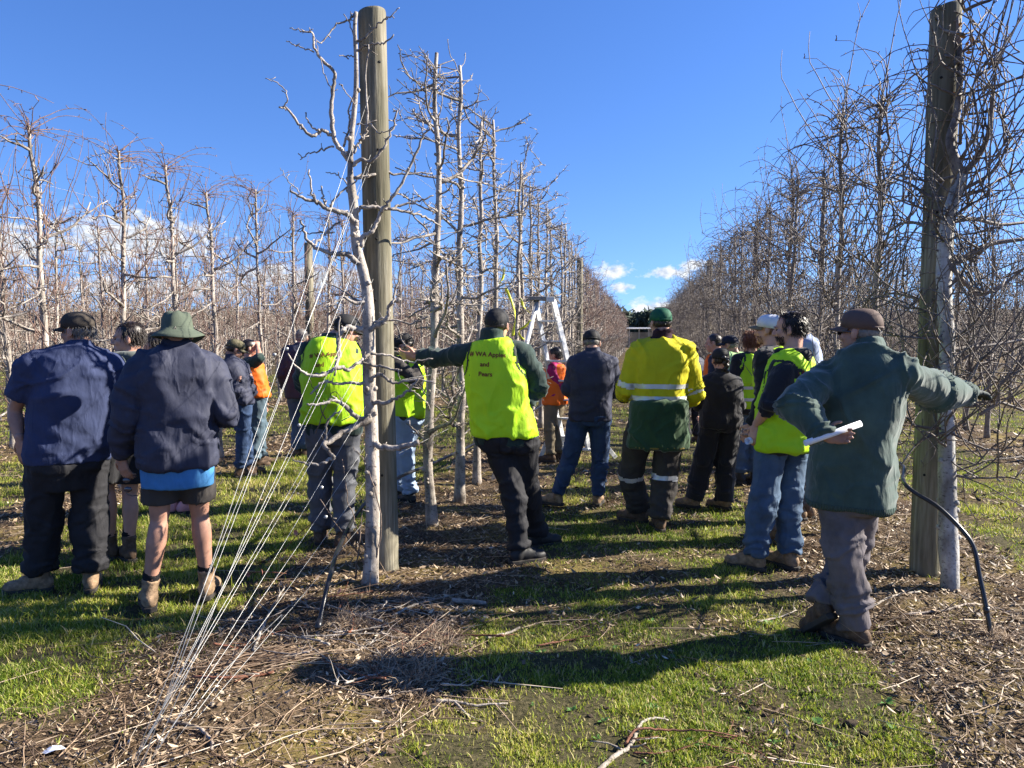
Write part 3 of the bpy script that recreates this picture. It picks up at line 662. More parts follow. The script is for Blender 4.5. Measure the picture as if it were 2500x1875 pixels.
# ------------------------------------------------------------------ the two traced end trees
Z1 = lambda x, y: (600 + x / 1.8429, y / 1.8429)
Z2 = lambda x, y: (500 + x / 2.37, 720 + y / 2.37)
Z4 = lambda x, y: (1800 + x / 1.8429, y / 1.8429)
Z5 = lambda x, y: (1800 + x / 1.8429, 720 + y / 1.8429)
def end_tree_A():
    g = gnd(902, 1430); D = depth_of(g)
    root = empty('pear_tree', (g.x, g.y, 0), 'pale pruned end pear tree with twisted limbs in front of the tall wired post', 'tree', 'pruned pear trees in the row with the ladder')
    tk, lb, sh = Tubes(), Tubes(), Tubes(); rr = random.Random(42)
    tp = [Z2(952, 1680), Z2(962, 1560), Z2(972, 1300), Z2(970, 1100), Z2(968, 900), Z2(962, 720), Z2(953, 560), Z2(950, 420), Z2(950, 200), Z1(548, 1330), Z1(528, 1220), Z1(500, 1120), Z1(490, 1020), Z1(486, 930), Z1(474, 830), Z1(470, 750), Z1(474, 640), Z1(484, 540), Z1(496, 400), Z1(496, 260), Z1(491, 130), Z1(496, 55)]
    P = [at(x, y, D + .0 - .02 * math.sin(i)) for i, (x, y) in enumerate(tp)]; P[0] = g - Vector((0, 0, .06))
    S = spline(P, 70); z = S[:, 2]
    rad = np.interp(z, [0, .12, .5, 1.5, 2.2, 2.6, 2.7, 3.85], [.060, .049, .046, .043, .032, .028, .019, .012]); rad *= 1 + np.array([rr.gauss(0, .03) for _ in z])
    tk.add(S, rad, 14)
    for _ in range(30):
        i = rr.randrange(4, 60); a = rr.uniform(0, 6.28); d = np.array([math.cos(a), math.sin(a), .2]); r = rad[i]
        tk.add([S[i] + d * r * .5, S[i] + d * (r + .004), S[i] + d * (r + .012)], [.02, .016, .011], 7)
    def limb(zf, pts, r0, r1, d0=0.0, d1=-.1, sp=9, T=lb, k=8):
        Q = [at(*zf(x, y), D + d0 + (d1 - d0) * i / (len(pts) - 1)) for i, (x, y) in enumerate(pts)]
        n = max(8, len(pts) * 5); Q = spline(Q, n); Q[1:-1] += np.array([[rr.gauss(0, .004) for _ in range(3)] for _ in range(n - 2)])
        rd = np.linspace(r0, r1, n) * (1 + np.array([rr.gauss(0, .05) for _ in range(n)])); T.add(Q, rd, k); 
        if sp: spurs(rr, lb, Q, rd, sp, .8)
    limb(Z1, [(465, 720), (435, 685), (400, 620), (385, 520), (392, 400), (396, 320), (340, 265), (308, 205), (300, 150), (250, 140), (197, 127)], .018, .003, 0, -.15)
    limb(Z1, [(308, 235), (240, 210), (182, 185)], .005, .003, -.1, -.15)
    limb(Z1, [(388, 405), (350, 320), (318, 200), (300, 152)], .004, .002, -.08, -.16, 0)
    limb(Z1, [(495, 60), (470, 85), (410, 110), (350, 185), (320, 188)], .008, .0035, 0, -.1)
    limb(Z1, [(390, 607), (345, 588), (300, 610), (240, 560), (190, 490), (150, 482)], .013, .006, -.03, -.22)
    limb(Z1, [(160, 482), (187, 455), (175, 400), (130, 365), (88, 352)], .005, .0025, -.2, -.26)
    limb(Z1, [(330, 590), (290, 560), (268, 508)], .007, .004, -.1, -.02)
    limb(Z1, [(395, 660), (330, 680), (280, 692), (245, 718)], .007, .003, -.03, .1)
    limb(Z1, [(440, 660), (470, 560), (462, 500), (488, 420), (494, 330)], .008, .004, .03, .05)
    limb(Z1, [(497, 1020), (470, 970), (430, 955), (370, 940), (320, 910), (260, 890), (200, 860)], .021, .007, 0, -.2, 14)
    limb(Z1, [(325, 920), (300, 870), (285, 762)], .009, .005, -.1, -.15)
    limb(Z1, [(370, 940), (348, 890), (340, 838)], .008, .005, -.1, 0)
    limb(Z1, [(240, 865), (200, 820), (155, 755)], .004, .002, -.15, -.2, 4)
    limb(Z1, [(380, 930), (420, 875), (500, 810), (560, 790)], .008, .004, -.1, -.06)
    limb(Z1, [(515, 1190), (460, 1150), (400, 1140), (330, 1120), (280, 1080), (245, 990)], .02, .007, 0, -.15, 14)
    limb(Z1, [(300, 1110), (340, 1065), (400, 1010), (425, 1000)], .009, .005, -.1, 0)
    limb(Z1, [(400, 1045), (300, 1050), (215, 1040)], .006, .003, .05, .1)
    limb(Z1, [(480, 745), (520, 715), (560, 728), (610, 680), (650, 600), (682, 510), (662, 490)], .013, .004, -.01, -.06)
    limb(Z1, [(490, 800), (560, 792), (620, 775), (700, 785), (840, 780)], .013, .005, -.02, .25)
    limb(Z1, [(512, 935), (580, 930), (640, 940), (700, 925), (770, 905), (845, 880)], .014, .005, -.02, .1)
    limb(Z1, [(640, 940), (760, 960), (830, 990), (880, 1020)], .010, .005, -.04, .3)
    limb(Z1, [(517, 1110), (530, 1062), (572, 1040), (600, 970), (650, 900), (700, 830), (762, 700), (800, 610), (828, 575)], .016, .006, -.02, -.1)
    limb(Z1, [(485, 690), (510, 640), (540, 595), (546, 520), (540, 350), (552, 200)], .010, .004, -.02, -.06)
    limb(Z1, [(496, 190), (540, 165), (590, 110), (640, 80), (692, 35)], .009, .003, -.01, -.08)
    limb(Z1, [(498, 230), (560, 197), (620, 195), (665, 155)], .009, .004, 0, -.08)
    limb(Z1, [(495, 255), (450, 252), (420, 248)], .005, .003, 0, -.05)
    limb(Z1, [(495, 200), (470, 110), (480, 60)], .005, .003, 0, .03)
    limb(Z1, [(490, 470), (440, 400), (432, 380)], .004, .003, 0, -.05)
    limb(Z1, [(500, 560), (560, 560), (610, 600), (680, 560)], .006, .003, -.02, -.08)
    limb(Z1, [(480, 850), (420, 790), (360, 775)], .005, .003, 0, .1)
    limb(Z1, [(545, 1380), (480, 1340), (430, 1300), (360, 1270)], .010, .004, 0, .05)
    limb(Z1, [(660, 1370), (680, 1280), (712, 1150)], .008, .004, -.12, -.1)
    limb(Z2, [(930, 205), (860, 190), (800, 205), (770, 260), (775, 340), (755, 420), (690, 460), (620, 470)], .021, .009, -.02, -.3, 12)
    limb(Z2, [(755, 420), (840, 425), (905, 385), (950, 345)], .014, .010, -.25, -.05, 12)
    limb(Z2, [(700, 455), (600, 460), (540, 420), (480, 340)], .010, .005, -.2, -.3)
    limb(Z2, [(945, 515), (860, 508), (760, 512), (680, 505), (610, 575)], .013, .006, -.02, -.2, 12)
    limb(Z2, [(962, 705), (900, 715), (830, 660), (780, 620), (735, 605), (680, 632), (590, 630)], .020, .006, -.03, -.25, 14)
    limb(Z2, [(960, 715), (870, 762), (790, 800), (720, 852), (690, 872), (750, 940)], .024, .011, -.02, -.35, 10)
    limb(Z2, [(750, 940), (690, 972), (600, 975), (505, 952)], .012, .004, -.33, -.4)
    limb(Z2, [(975, 862), (1030, 882), (1100, 885), (1180, 872), (1240, 850)], .021, .016, -.03, -.1, 3)
    limb(Z2, [(970, 625), (1050, 622), (1110, 600), (1180, 550), (1240, 480)], .016, .006, -.02, -.1, 12)
    limb(Z2, [(955, 200), (1030, 160), (1060, 120), (1072, 60), (1130, 20)], .018, .009, -.04, -.1)
    limb(Z2, [(955, 495), (1010, 462), (1060, 490), (1110, 510), (1210, 490), (1330, 500)], .013, .006, -.04, -.08, 12)
    limb(Z2, [(900, 395), (1000, 412), (1100, 432), (1140, 436)], .011, .006, -.06, -.12)
    limb(Z2, [(960, 160), (1050, 140), (1200, 165), (1300, 120)], .009, .005, -.04, .0)
    limb(Z2, [(940, 40), (870, 50), (800, 15), (720, 70)], .014, .006, -.02, -.15, 12)
    limb(Z2, [(960, 340), (1060, 350), (1180, 385), (1320, 370)], .009, .004, -.1, 0)
    limb(Z2, [(750, 470), (770, 300), (780, 130), (740, 150)], .006, .004, -.3, -.34)
    limb(Z2, [(700, 840), (710, 740), (745, 690), (790, 670)], .007, .005, -.36, -.36)
    for pts, r in (([(1000, 1640), (900, 1400), (830, 1200), (795, 950)], .005), ([(870, 1640), (890, 1450), (915, 1240)], .007), ([(975, 1600), (1020, 1300), (940, 1000), (860, 880)], .005), ([(960, 1620), (880, 1480), (760, 1330), (665, 1180)], .006), ([(700, 720), (640, 560), (600, 480)], .004), ([(640, 800), (700, 640), (760, 560), (830, 700)], .004)):
        limb(Z2, pts, r, r * .4, -.03, -.12, 4, T=sh, k=5)
    tk.build('trunk', M_trunk, root); o = lb.build('limbs', M_limbA, root); o['kind'] = 'stuff'; o = sh.build('shoots', M_shootA, root); o['kind'] = 'stuff'
M_limbA = bark_mat('painted_sun_limb_bark', (.42, .375, .33), (.17, .135, .115), sc=1.6)  # lighter copy of the limb bark, sunlight put into the colour
end_tree_A()
def end_tree_B():
    g = gnd(2318, 1446); D = depth_of(g)
    root = empty('pear_tree', (g.x, g.y, 0), 'tangled unpruned end pear tree with whitened trunk beside the green-grey post', 'tree', 'unpruned pear trees in the row with the green sweater man')
    tk, lb, sh = Tubes(), Tubes(), Tubes(); rr = random.Random(43)
    tp = [Z5(957, 1350), Z5(957, 1260), Z5(951, 1150), Z5(948, 1000), Z5(945, 850), Z5(940, 650), Z5(940, 480), Z4(945, 1560), Z4(935, 1400), Z4(928, 1250), Z4(932, 1120), Z4(950, 980), Z4(985, 860), Z4(1008, 790)]
    S = spline([g - Vector((0, 0, .06))] + [at(x, y, D) for x, y in tp[1:]], 50); z = S[:, 2]
    rad = np.interp(z, [0, .14, .18, 1.2, 2.2, 2.7], [.056, .054, .060, .047, .043, .038]); rad *= 1 + np.array([rr.gauss(0, .025) for _ in z]); tk.add(S, rad, 14)
    for _ in range(18):
        i = rr.randrange(8, 48); a = rr.uniform(0, 6.28); d = np.array([math.cos(a), math.sin(a), .2]); r = rad[i]
        tk.add([S[i] + d * r * .5, S[i] + d * (r + .004), S[i] + d * (r + .012)], [.024, .019, .012], 7)
    limbs = []
    def limb(zf, pts, r0, r1, d0=0.0, d1=0.0, k=8):
        Q = [at(*zf(x, y), D + d0 + (d1 - d0) * i / (len(pts) - 1)) for i, (x, y) in enumerate(pts)]; n = max(8, len(pts) * 5); Q = spline(Q, n)
        rd = np.linspace(r0, r1, n); lb.add(Q, rd, k); spurs(rr, lb, Q, rd, 9); limbs.append((Q, rd))
    limb(Z4, [(1008, 790), (970, 690), (958, 620), (990, 500), (1003, 300), (992, 130), (985, 60)], .034, .012, 0, .05)
    limb(Z4, [(1008, 790), (1080, 710), (1130, 600), (1150, 420), (1150, 400)], .022, .010, 0, -.1)
    limb(Z4, [(985, 900), (880, 890), (780, 830), (700, 800)], .014, .006, 0, .3)
    limb(Z4, [(940, 1200), (1040, 1150), (1130, 1100), (1290, 1075)], .022, .012, 0, -.1)
    limb(Z4, [(950, 1000), (1060, 985), (1180, 1010), (1300, 1000)], .016, .009, 0, .15)
    limb(Z4, [(940, 1160), (980, 1220), (1080, 1320), (1180, 1290), (1300, 1200)], .018, .008, -.02, -.15)
    limb(Z4, [(932, 1120), (860, 1030), (760, 1000), (660, 1060)], .015, .006, .02, .5)
    limb(Z4, [(930, 1330), (840, 1350), (700, 1320), (600, 1350)], .013, .006, .03, .7)
    limb(Z4, [(985, 860), (1060, 830), (1160, 760), (1230, 620)], .014, .007, 0, -.1)
    limb(Z5, [(945, 480), (1050, 500), (1160, 480), (1290, 520)], .015, .008, 0, .1)
    limb(Z5, [(940, 610), (1000, 640), (1100, 690), (1190, 700)], .010, .004, -.02, -.2)
    limb(Z5, [(930, 620), (860, 640), (800, 680), (740, 760)], .009, .004, -.03, -.12)
    limb(Z5, [(945, 250), (1050, 235), (1150, 225), (1290, 200)], .014, .008, 0, .1)
    limb(Z5, [(1090, 540), (1170, 480), (1180, 400), (1290, 330)], .012, .006, 0, -.1)
    limb(Z4, [(995, 250), (1060, 200), (1100, 190), (1160, 280)], .010, .005, .04, 0)
    # procedural limbs filling the crown
    zz = .75
    while zz < 3.7:
        i = int(np.argmin(abs(S[:, 2] - min(zz, 2.6)))); q = S[i] + np.array([0, 0, max(0, zz - 2.6)]) + (cR_np * .0)
        for _ in range(2):
            d = (rr.gauss(.25, .9), rr.gauss(0, .7), rr.uniform(-.1, .7)); L = rr.uniform(.3, .7)
            Q, r = grow(rr, q, d, L, rr.uniform(.006, .012), .004, 8, up=.05, jit=.25); lb.add(Q, r, 6); limbs.append((Q, r)); spurs(rr, lb, Q, r, 9)
        zz += rr.uniform(.09, .2)
    for _ in range(330):
        Q, r = rr.choice(limbs); i = rr.randrange(1, len(Q)); mode = rr.random()
        if mode < .55: Sx, r = grow(rr, Q[i], (rr.gauss(.1, .6), rr.gauss(0, .6), rr.uniform(.1, 1.2)), rr.uniform(.35, 1.3), .0055, .0022, 10, up=.20, jit=.14, droop=.22)
        elif mode < .85: Sx, r = grow(rr, Q[i], (rr.gauss(.1, .9), rr.gauss(0, .8), rr.uniform(0, .8)), rr.uniform(.35, 1.0), .005, .002, 10, up=.02, jit=.17, droop=.55)
        else: Sx, r = grow(rr, Q[i], (rr.gauss(0, .7), rr.gauss(0, .7), -.4), rr.uniform(.25, .7), .0045, .0018, 8, up=-.1, jit=.2)
        if Sx[:, 2].max() > 4.15: continue
        sh.add(Sx, r, 5); spurs(rr, sh, Sx, r, 4, .5)
    tk.build('trunk', M_trunkB, root); o = lb.build('limbs', M_limbD, root); o['kind'] = 'stuff'; o = sh.build('shoots', M_shootB, root); o['kind'] = 'stuff'
    lf = Tubes()
    # a few last orange leaves near the top
    m = plain('orange_leaf', (.42, .17, .02), .6, .25, 60)
    for px, py in ((2338, 82), (2352, 90), (2362, 105), (2366, 128), (2398, 132), (2330, 230), (2345, 60), (2372, 98)):
        c = at(px, py, D - .03); bm = bmesh.new(); u = Vector((rr.gauss(0, 1), rr.gauss(0, 1), rr.gauss(-.4, 1))).normalized(); v = u.cross(Vector((rr.gauss(0, 1), 1, .3))).normalized(); w = u.cross(v)
        vs_ = [bm.verts.new(c + u * a * .022 + v * b_ * .012 + w * e * .006) for a, b_, e in ((-1, 0, 1), (-.3, -1, 0), (.5, -.7, .3), (1.1, 0, 1), (.5, .7, -.2), (-.3, 1, .4), (0, 0, -.4))]
        for k in range(6): bm.faces.new((vs_[k], vs_[(k + 1) % 6], vs_[6]))
        me = bpy.data.meshes.new('leaf'); bm.to_mesh(me); bm.free(); link_mesh('leaf', me, m, root)
cR_np = np.array(tuple(cR))
M_trunkB = bark_mat('whitened_bark', (.47, .46, .44), (.25, .22, .20))
end_tree_B()
# ------------------------------------------------------------------ aluminium tripod orchard ladder
def bar(bm, a, b_, w, d, ref=Vector((0, 0, 1))):
    a, b_ = Vector(a), Vector(b_); t = (b_ - a).normalized(); u = t.cross(ref); u.normalize(); v = u.cross(t)
    c = [bm.verts.new(p + u * su * w / 2 + v * sv * d / 2) for p in (a, b_) for su, sv in ((-1, -1), (1, -1), (1, 1), (-1, 1))]
    for f in ((0, 1, 2, 3), (7, 6, 5, 4), (0, 4, 5, 1), (1, 5, 6, 2), (2, 6, 7, 3), (3, 7, 4, 0)): bm.faces.new([c[i] for i in f])
def bm_obj(name, bm, mat, parent=None, bev=0.0, smooth=False):
    bmesh.ops.recalc_face_normals(bm, faces=bm.faces)
    if bev: bmesh.ops.bevel(bm, geom=list(bm.edges), offset=bev, segments=2, affect='EDGES', profile=.5)
    me = bpy.data.meshes.new(name); bm.to_mesh(me); bm.free(); return link_mesh(name, me, mat, parent, smooth)
def ladder():
    M_al = plain('brushed_aluminium', (.66, .67, .68), .42, .1, 40, .55, .08); M_alw = plain('worn_aluminium', (.66, .65, .62), .5, .15, 25, .35, .08); M_cap = plain('dull_ladder_cap', (.20, .19, .18), .6, .15)
    FL, FR, FP = gnd(1317, 1122), gnd(1503, 1118), gnd(1203, 1177)
    dT = 9.55; TL, TR = at(1306, 734, dT), at(1350, 734, dT - .02)
    BL, BR = at(1377, 1092, 10.15), at(1438, 1097, 10.12)
    root = empty('tripod_ladder', tuple((FL + FR) / 2), 'aluminium tripod orchard ladder standing by the pruned row behind the beanie', 'ladder')
    def one(nm, a, b_, w, d, m, bev=.004, ref=Vector((0, 0, 1))):
        bm = bmesh.new(); bar(bm, a, b_, w, d, ref); return bm_obj(nm, bm, m, root, bev)
    one('side_rail', TL, BL, .036, .08, M_al); one('side_rail', TR, BR, .036, .08, M_al)
    cl, cr = at(1284, 729, dT - .02), at(1353, 729, dT - .03)
    one('top_platform', cl, cr, .17, .05, M_cap, .008); one('platform_bracket', at(1334, 731, dT - .12), at(1354, 731, dT - .12), .02, .062, M_alw)
    for k in range(1, 8):
        f = k / 7.6; one('step', TL.lerp(BL, f), TR.lerp(BR, f), .085, .022, M_alw)
    bl, br = at(1324, 1092, 10.15), at(1450, 1098, 10.1)
    one('bottom_step', bl, br, .085, .026, M_alw)
    one('flared_foot', at(1366, 1010, 10.05), FL, .03, .06, M_alw); one('flared_foot', at(1425, 1020, 10.05), FR, .03, .06, M_alw)
    t = Tubes(); t.add([at(1312, 732, dT - .03), FP], .027, 12); t.build('tripod_pole', M_al, root)
ladder()
# yellow marking ribbons tied in the pruned trees
def ribbon(pts, w, label):
    m = MATS.get('yellow_ribbon') or plain('yellow_ribbon', (.62, .62, .03), .5, .08, 15)
    S = spline(pts, 24); V = []; n = len(S)
    for i, p in enumerate(S):
        a = i * .35 + len(pts); u = cR_np * math.cos(a * .5) + np.array([0, 0, .35]) * math.sin(a) + np.array(tuple(cFh)) * math.sin(a * .5) * .6; V += [p - u * w / 2, p + u * w / 2]
    F = [(2 * i, 2 * i + 1, 2 * i + 3, 2 * i + 2) for i in range(n - 1)]
    me = bpy.data.meshes.new('marking_ribbon'); me.from_pydata([tuple(v) for v in V], [], F); me.update(); o = link_mesh('marking_ribbon', me, m); md = o.modifiers.new('thick', 'SOLIDIFY'); md.thickness = .002
    tag(o, label, 'ribbon', 'yellow marking ribbons')
Z3 = lambda x, y: (1200 + x / 3.16, 500 + y / 3.16)
ribbon([at(*Z3(x, y), 8.4) for x, y in ((108, 640), (160, 760), (183, 860), (172, 960), (165, 1010))], .032, 'long yellow ribbon hanging down a trunk above the beanie')
ribbon([at(*Z3(x, y), 8.9) for x, y in ((98, 470), (88, 560), (60, 610))], .03, 'short yellow ribbon tied highest in the pruned trees')
ribbon([at(*Z3(x, y), 9.2) for x, y in ((222, 715), (245, 780), (292, 832))], .036, 'yellow ribbon slanting just beside the ladder top')
ribbon([at(*Z3(x, y), 9.0) for x, y in ((298, 892), (255, 940), (218, 965), (215, 1000), (245, 1040))], .036, 'yellow ribbon looped round a branch below the ladder top')
# ------------------------------------------------------------------ what closes the view: net canopy, wooded hills
def far_things():
    m, nt, b = new_mat('far_forest'); n = noise_node(nt, .07, 6, .7)
    nt.links.new(ramp(nt, n, [(.3, (.022, .035, .022)), (.55, (.05, .07, .045)), (.75, (.09, .11, .075))]), b.inputs['Base Color']); b.inputs['Roughness'].default_value = .95
    rr = np.random.default_rng(8)
    # hills ring: a displaced sheet far beyond the orchard
    na, nr = 500, 9; az = np.linspace(R(-120), R(100), na); V = []
    for j in range(nr):
        d = 420 + 90 * j
        for a in az: V.append((d * math.sin(a), d * math.cos(a), 0))
    V = np.array(V); p = V[:, :2]
    h = 3 + 14 * np.clip(.5 + .8 * fbm(p * .004, 5, 3), 0, 1.2) + (np.hypot(p[:, 0], p[:, 1]) - 420) / 720 * 10
    h = h + 5.5 * np.clip(fbm(p * .05, 9, 4), -1, 1) + 3 * rr.random(len(V)); h[:na] = -1
    V[:, 2] = h; i = (np.arange(nr - 1)[:, None] * na + np.arange(na - 1)[None, :]).ravel()
    me = np_mesh('hills', V, np.stack([i, i + 1, i + 1 + na, i + na], 1)); o = link_mesh('hills', me, m, smooth=False); tag(o, kind='structure')
    # individual bushy crowns on the wooded rim, one mass
    Vs, Fs, off = [], [], 0
    for it in range(1100):
        a = rr.uniform(R(-55), R(30)) if it < 500 else rr.uniform(R(-5), R(7)); d = rr.uniform(290, 430); r = rr.uniform(2.5, 5); hh = rr.uniform(8, 16); c = np.array([d * math.sin(a), d * math.cos(a), 0])
        k = 46; u = rr.normal(size=(k, 3)); u /= np.linalg.norm(u, axis=1)[:, None]; q = c + u * r * np.array([1, 1, .75]) * rr.uniform(.6, 1.05, (k, 1)) + np.array([0, 0, hh * .62])
        q = np.maximum(q, [-1e9, -1e9, .3]); s = rr.uniform(.6, 1.5, (k, 1, 1)); tri = q[:, None, :] + rr.normal(size=(k, 3, 3)) * s
        Vs.append(tri.reshape(-1, 3)); Fs.append(np.arange(k * 3).reshape(-1, 3) + off); off += k * 3
    me = np_mesh('distant_forest', np.concatenate(Vs), np.concatenate(Fs)); o = link_mesh('distant_forest', me, m, smooth=False); tag(o, 'dark green wooded hill closing the end of the alley', 'forest', kind='stuff')
    # white hail-net canopy across the end of the alley
    mn = plain('white_net', (.78, .79, .80), .8, .05, 3, 0, 0); nt2 = mn.node_tree; tr = nt2.nodes.new('ShaderNodeBsdfTranslucent'); tr.inputs[0].default_value = (.8, .8, .8, 1); ms = nt2.nodes.new('ShaderNodeMixShader'); ms.inputs[0].default_value = .6; nt2.links.new(nt2.nodes['Principled BSDF'].outputs[0], ms.inputs[1]); nt2.links.new(tr.outputs[0], ms.inputs[2]); nt2.links.new(ms.outputs[0], nt2.nodes['Material Output'].inputs[0]); mp = plain('grey_net_post', (.30, .28, .26), .8, .1, 3, 0, 0)
    root = empty('net_canopy', (0, 128, 0), 'low white hail net canopy on grey posts across the end of the alley', 'canopy')
    bm = bmesh.new(); bar(bm, (-40, 128, 3.25), (40, 128, 3.25), 3, .22); bm_obj('net_roof', bm, mn, root)
    for k in range(-16, 17):
        bm = bmesh.new(); bar(bm, (k * 1.6, 128.3, -.1), (k * 1.6, 128.3, 3.2), .16, .16, Vector((0, 1, 0))); bm_obj('canopy_post', bm, mp, root)
    bm = bmesh.new(); bar(bm, (-40, 131, 1.3), (40, 131, 1.3), .3, 2.6); bm_obj('side_net', bm, plain('dim_net', (.20, .17, .13), .9, .25, .8, 0, 0), root)
far_things()
# ================================================================== people
TMP = bpy.data.scenes.new('tmp_build')
def tmp_dg():
    with bpy.context.temp_override(scene=TMP, view_layer=TMP.view_layers[0]): return bpy.context.evaluated_depsgraph_get()
def loft(cs, us, vs_, rus, rvs, k=22, sq=2.4):
    ang = np.arange(k) * 2 * math.pi / k; ca, sa = np.cos(ang), np.sin(ang)
    ca = np.sign(ca) * np.abs(ca) ** (2 / sq); sa = np.sign(sa) * np.abs(sa) ** (2 / sq); V = []
    for c, u, v, a, b_ in zip(cs, us, vs_, rus, rvs):
        V.append(np.array(tuple(c)) + ca[:, None] * a * np.array(tuple(u)) + sa[:, None] * b_ * np.array(tuple(v)))
    n = len(cs); V = np.concatenate(V + [np.array([tuple(cs[0])]), np.array([tuple(cs[-1])])]); F = []
    for i in range(n - 1):
        for j in range(k): F.append((i * k + j, i * k + (j + 1) % k, (i + 1) * k + (j + 1) % k, (i + 1) * k + j))
    for j in range(k): F.append((n * k, (j + 1) % k, j)); F.append((n * k + 1, (n - 1) * k + j, (n - 1) * k + (j + 1) % k))
    return V, F
def ellip(c, ax, k=18, m=10):
    """ax: three scaled axis vectors"""
    A_ = np.array([tuple(a) for a in ax]); V = []; F = []
    for i in range(m + 1):
        th = math.pi * i / m
        for j in range(k):
            ph = 2 * math.pi * j / k; d = np.array([math.sin(th) * math.cos(ph), math.sin(th) * math.sin(ph), math.cos(th)]); V.append(np.array(tuple(c)) + d @ A_)
    for i in range(m):
        for j in range(k): F.append((i * k + j, (i + 1) * k + j, (i + 1) * k + (j + 1) % k, i * k + (j + 1) % k))
    return np.array(V), F
def capsule(pts, rad, k=14, n=None, flat=False):
    """round-ended tapered tube through points"""
    P = spline(pts, n or max(6, len(pts) * 5)); r = np.interp(np.linspace(0, 1, len(P)), np.linspace(0, 1, len(rad)), rad)
    T = np.gradient(P, axis=0); T /= np.linalg.norm(T, axis=1, keepdims=True) + 1e-9
    a0 = [P[0] - T[0] * r[0] * f for f in (.98, .8, .45)]; a1 = [P[-1] + T[-1] * r[-1] * f for f in (.45, .8, .98)]
    P2 = np.array(a0 + list(P) + a1); r2 = np.concatenate([r[0] * np.array([.2, .6, .89]), r, r[-1] * np.array([.89, .6, .2])])
    if flat: P2 = P2[:-3]; r2 = r2[:-3]
    T2 = np.gradient(P2, axis=0); T2 /= np.linalg.norm(T2, axis=1, keepdims=True) + 1e-9
    ref = np.array([0, 0, 1.0]) if abs(T2[0, 2]) < .8 else np.array([1.0, 0, 0]); u = np.cross(T2[0], ref); us, vv = [], []
    for t in T2: u = u - t * u.dot(t); u = u / np.linalg.norm(u); us.append(u); vv.append(np.cross(t, u))
    return loft(P2, us, vv, r2, r2, k, 2.0)
def fuse(parts, voxel, smooth=4, fac=.5):
    """union of closed pieces as one continuous skin"""
    V, F, o = [], [], 0
    for v, f in parts: V.append(v); F += [tuple(i + o for i in q) for q in f]; o += len(v)
    me = bpy.data.meshes.new('t'); me.from_pydata([tuple(p) for p in np.concatenate(V)], [], F); me.update()
    ob = bpy.data.objects.new('t', me); TMP.collection.objects.link(ob)
    bm = bmesh.new(); bm.from_mesh(me); bmesh.ops.recalc_face_normals(bm, faces=bm.faces); bm.to_mesh(me); bm.free()
    r = ob.modifiers.new('r', 'REMESH'); r.mode = 'VOXEL'; r.voxel_size = voxel; r.adaptivity = 0
    if smooth: s = ob.modifiers.new('s', 'SMOOTH'); s.factor = fac; s.iterations = smooth
    dg = tmp_dg(); out = bpy.data.meshes.new_from_object(ob.evaluated_get(dg))
    bpy.data.objects.remove(ob); bpy.data.meshes.remove(me); return out
def co(me): a = np.empty(len(me.vertices) * 3, np.float32); me.vertices.foreach_get('co', a); return a.reshape(-1, 3).astype(np.float64)
def nrm(me): a = np.empty(len(me.vertices) * 3, np.float32); me.vertices.foreach_get('normal', a); return a.reshape(-1, 3).astype(np.float64)
def setco(me, p): me.vertices.foreach_set('co', p.astype(np.float32).ravel()); me.update()
def join_me(mes, name):
    Vs, Fs, o = [], [], 0
    for m in mes:
        Vs.append(co(m)); F = [tuple(v + o for v in p.vertices) for p in m.polygons]; Fs += F; o += len(m.vertices); bpy.data.meshes.remove(m)
    out = bpy.data.meshes.new(name); out.from_pydata([tuple(p) for p in np.concatenate(Vs)], [], Fs); out.update(); return out
def folds(me, joints, amp=.006, seed=0, drape=1.0, sag=(5, 5, 2.2)):
    """cloth wrinkles: soft drapes plus compression folds that ring the joints"""
    p = co(me); n = nrm(me); d = np.zeros(len(p)); amp = amp * 2.1
    wp = .10 * fbm(p * 3.2, seed + 2, 2)                                     # warp so that no fold runs straight
    def crease(a_, b_, c_, sd, width): return np.exp(-(vnoise(np.stack([a_ + wp * 9, b_, c_], 1), sd) / width) ** 2)
    x, y, z = p[:, 0], p[:, 1], p[:, 2]
    d += drape * amp * 1.15 * crease(x * 5.5 + z * 2.2, y * 5.5, z * 1.3, seed + 1, .22) * (.4 + .6 * np.clip(.5 + vnoise(p * 2.3, seed + 3), 0, 1))
    d += drape * amp * .85 * crease(x * 4.5 - z * 5.5, y * 4.5, z * 2.0, seed + 5, .20) * np.clip(.2 + 1.3 * vnoise(p * 2.0 + 7, seed + 4), 0, 1)
    d += drape * amp * .5 * vnoise(p * np.array(sag), seed + 6)
    for (c, ax, rad, per, s) in joints:
        c = np.array(tuple(c)); ax = np.array(tuple(ax)); ax /= np.linalg.norm(ax) + 1e-9; q = p - c
        g = np.exp(-(np.linalg.norm(q, axis=1) / rad) ** 2); t = q @ ax; pr = q - t[:, None] * ax
        fld = fbm(np.concatenate([(t / per * .75 + 1.2 * fbm(p * 6, seed + 9, 2))[:, None], pr[:, :2] * 4.5], 1), seed + 13, 2)
        d += g * s * amp * (1.5 * np.exp(-(fld / .16) ** 2) - .45)
    setco(me, p + n * d[:, None])
def sub_faces(me, mask_v, off, name):
    """a strip lying on a garment: faces whose vertices pass the mask, lifted off it"""
    p = co(me); n = nrm(me); idx = -np.ones(len(p), int); F = []
    for f in me.polygons:
        vs_ = list(f.vertices)
        if all(mask_v[v] for v in vs_): F.append(vs_)
    used = sorted({v for f in F for v in f})
    for i, v in enumerate(used): idx[v] = i
    out = bpy.data.meshes.new(name); out.from_pydata([tuple(p[v] + n[v] * off) for v in used], [], [[int(idx[v]) for v in f] for f in F]); out.update(); return out
def vn(v): v = Vector(v); v.normalize(); return v
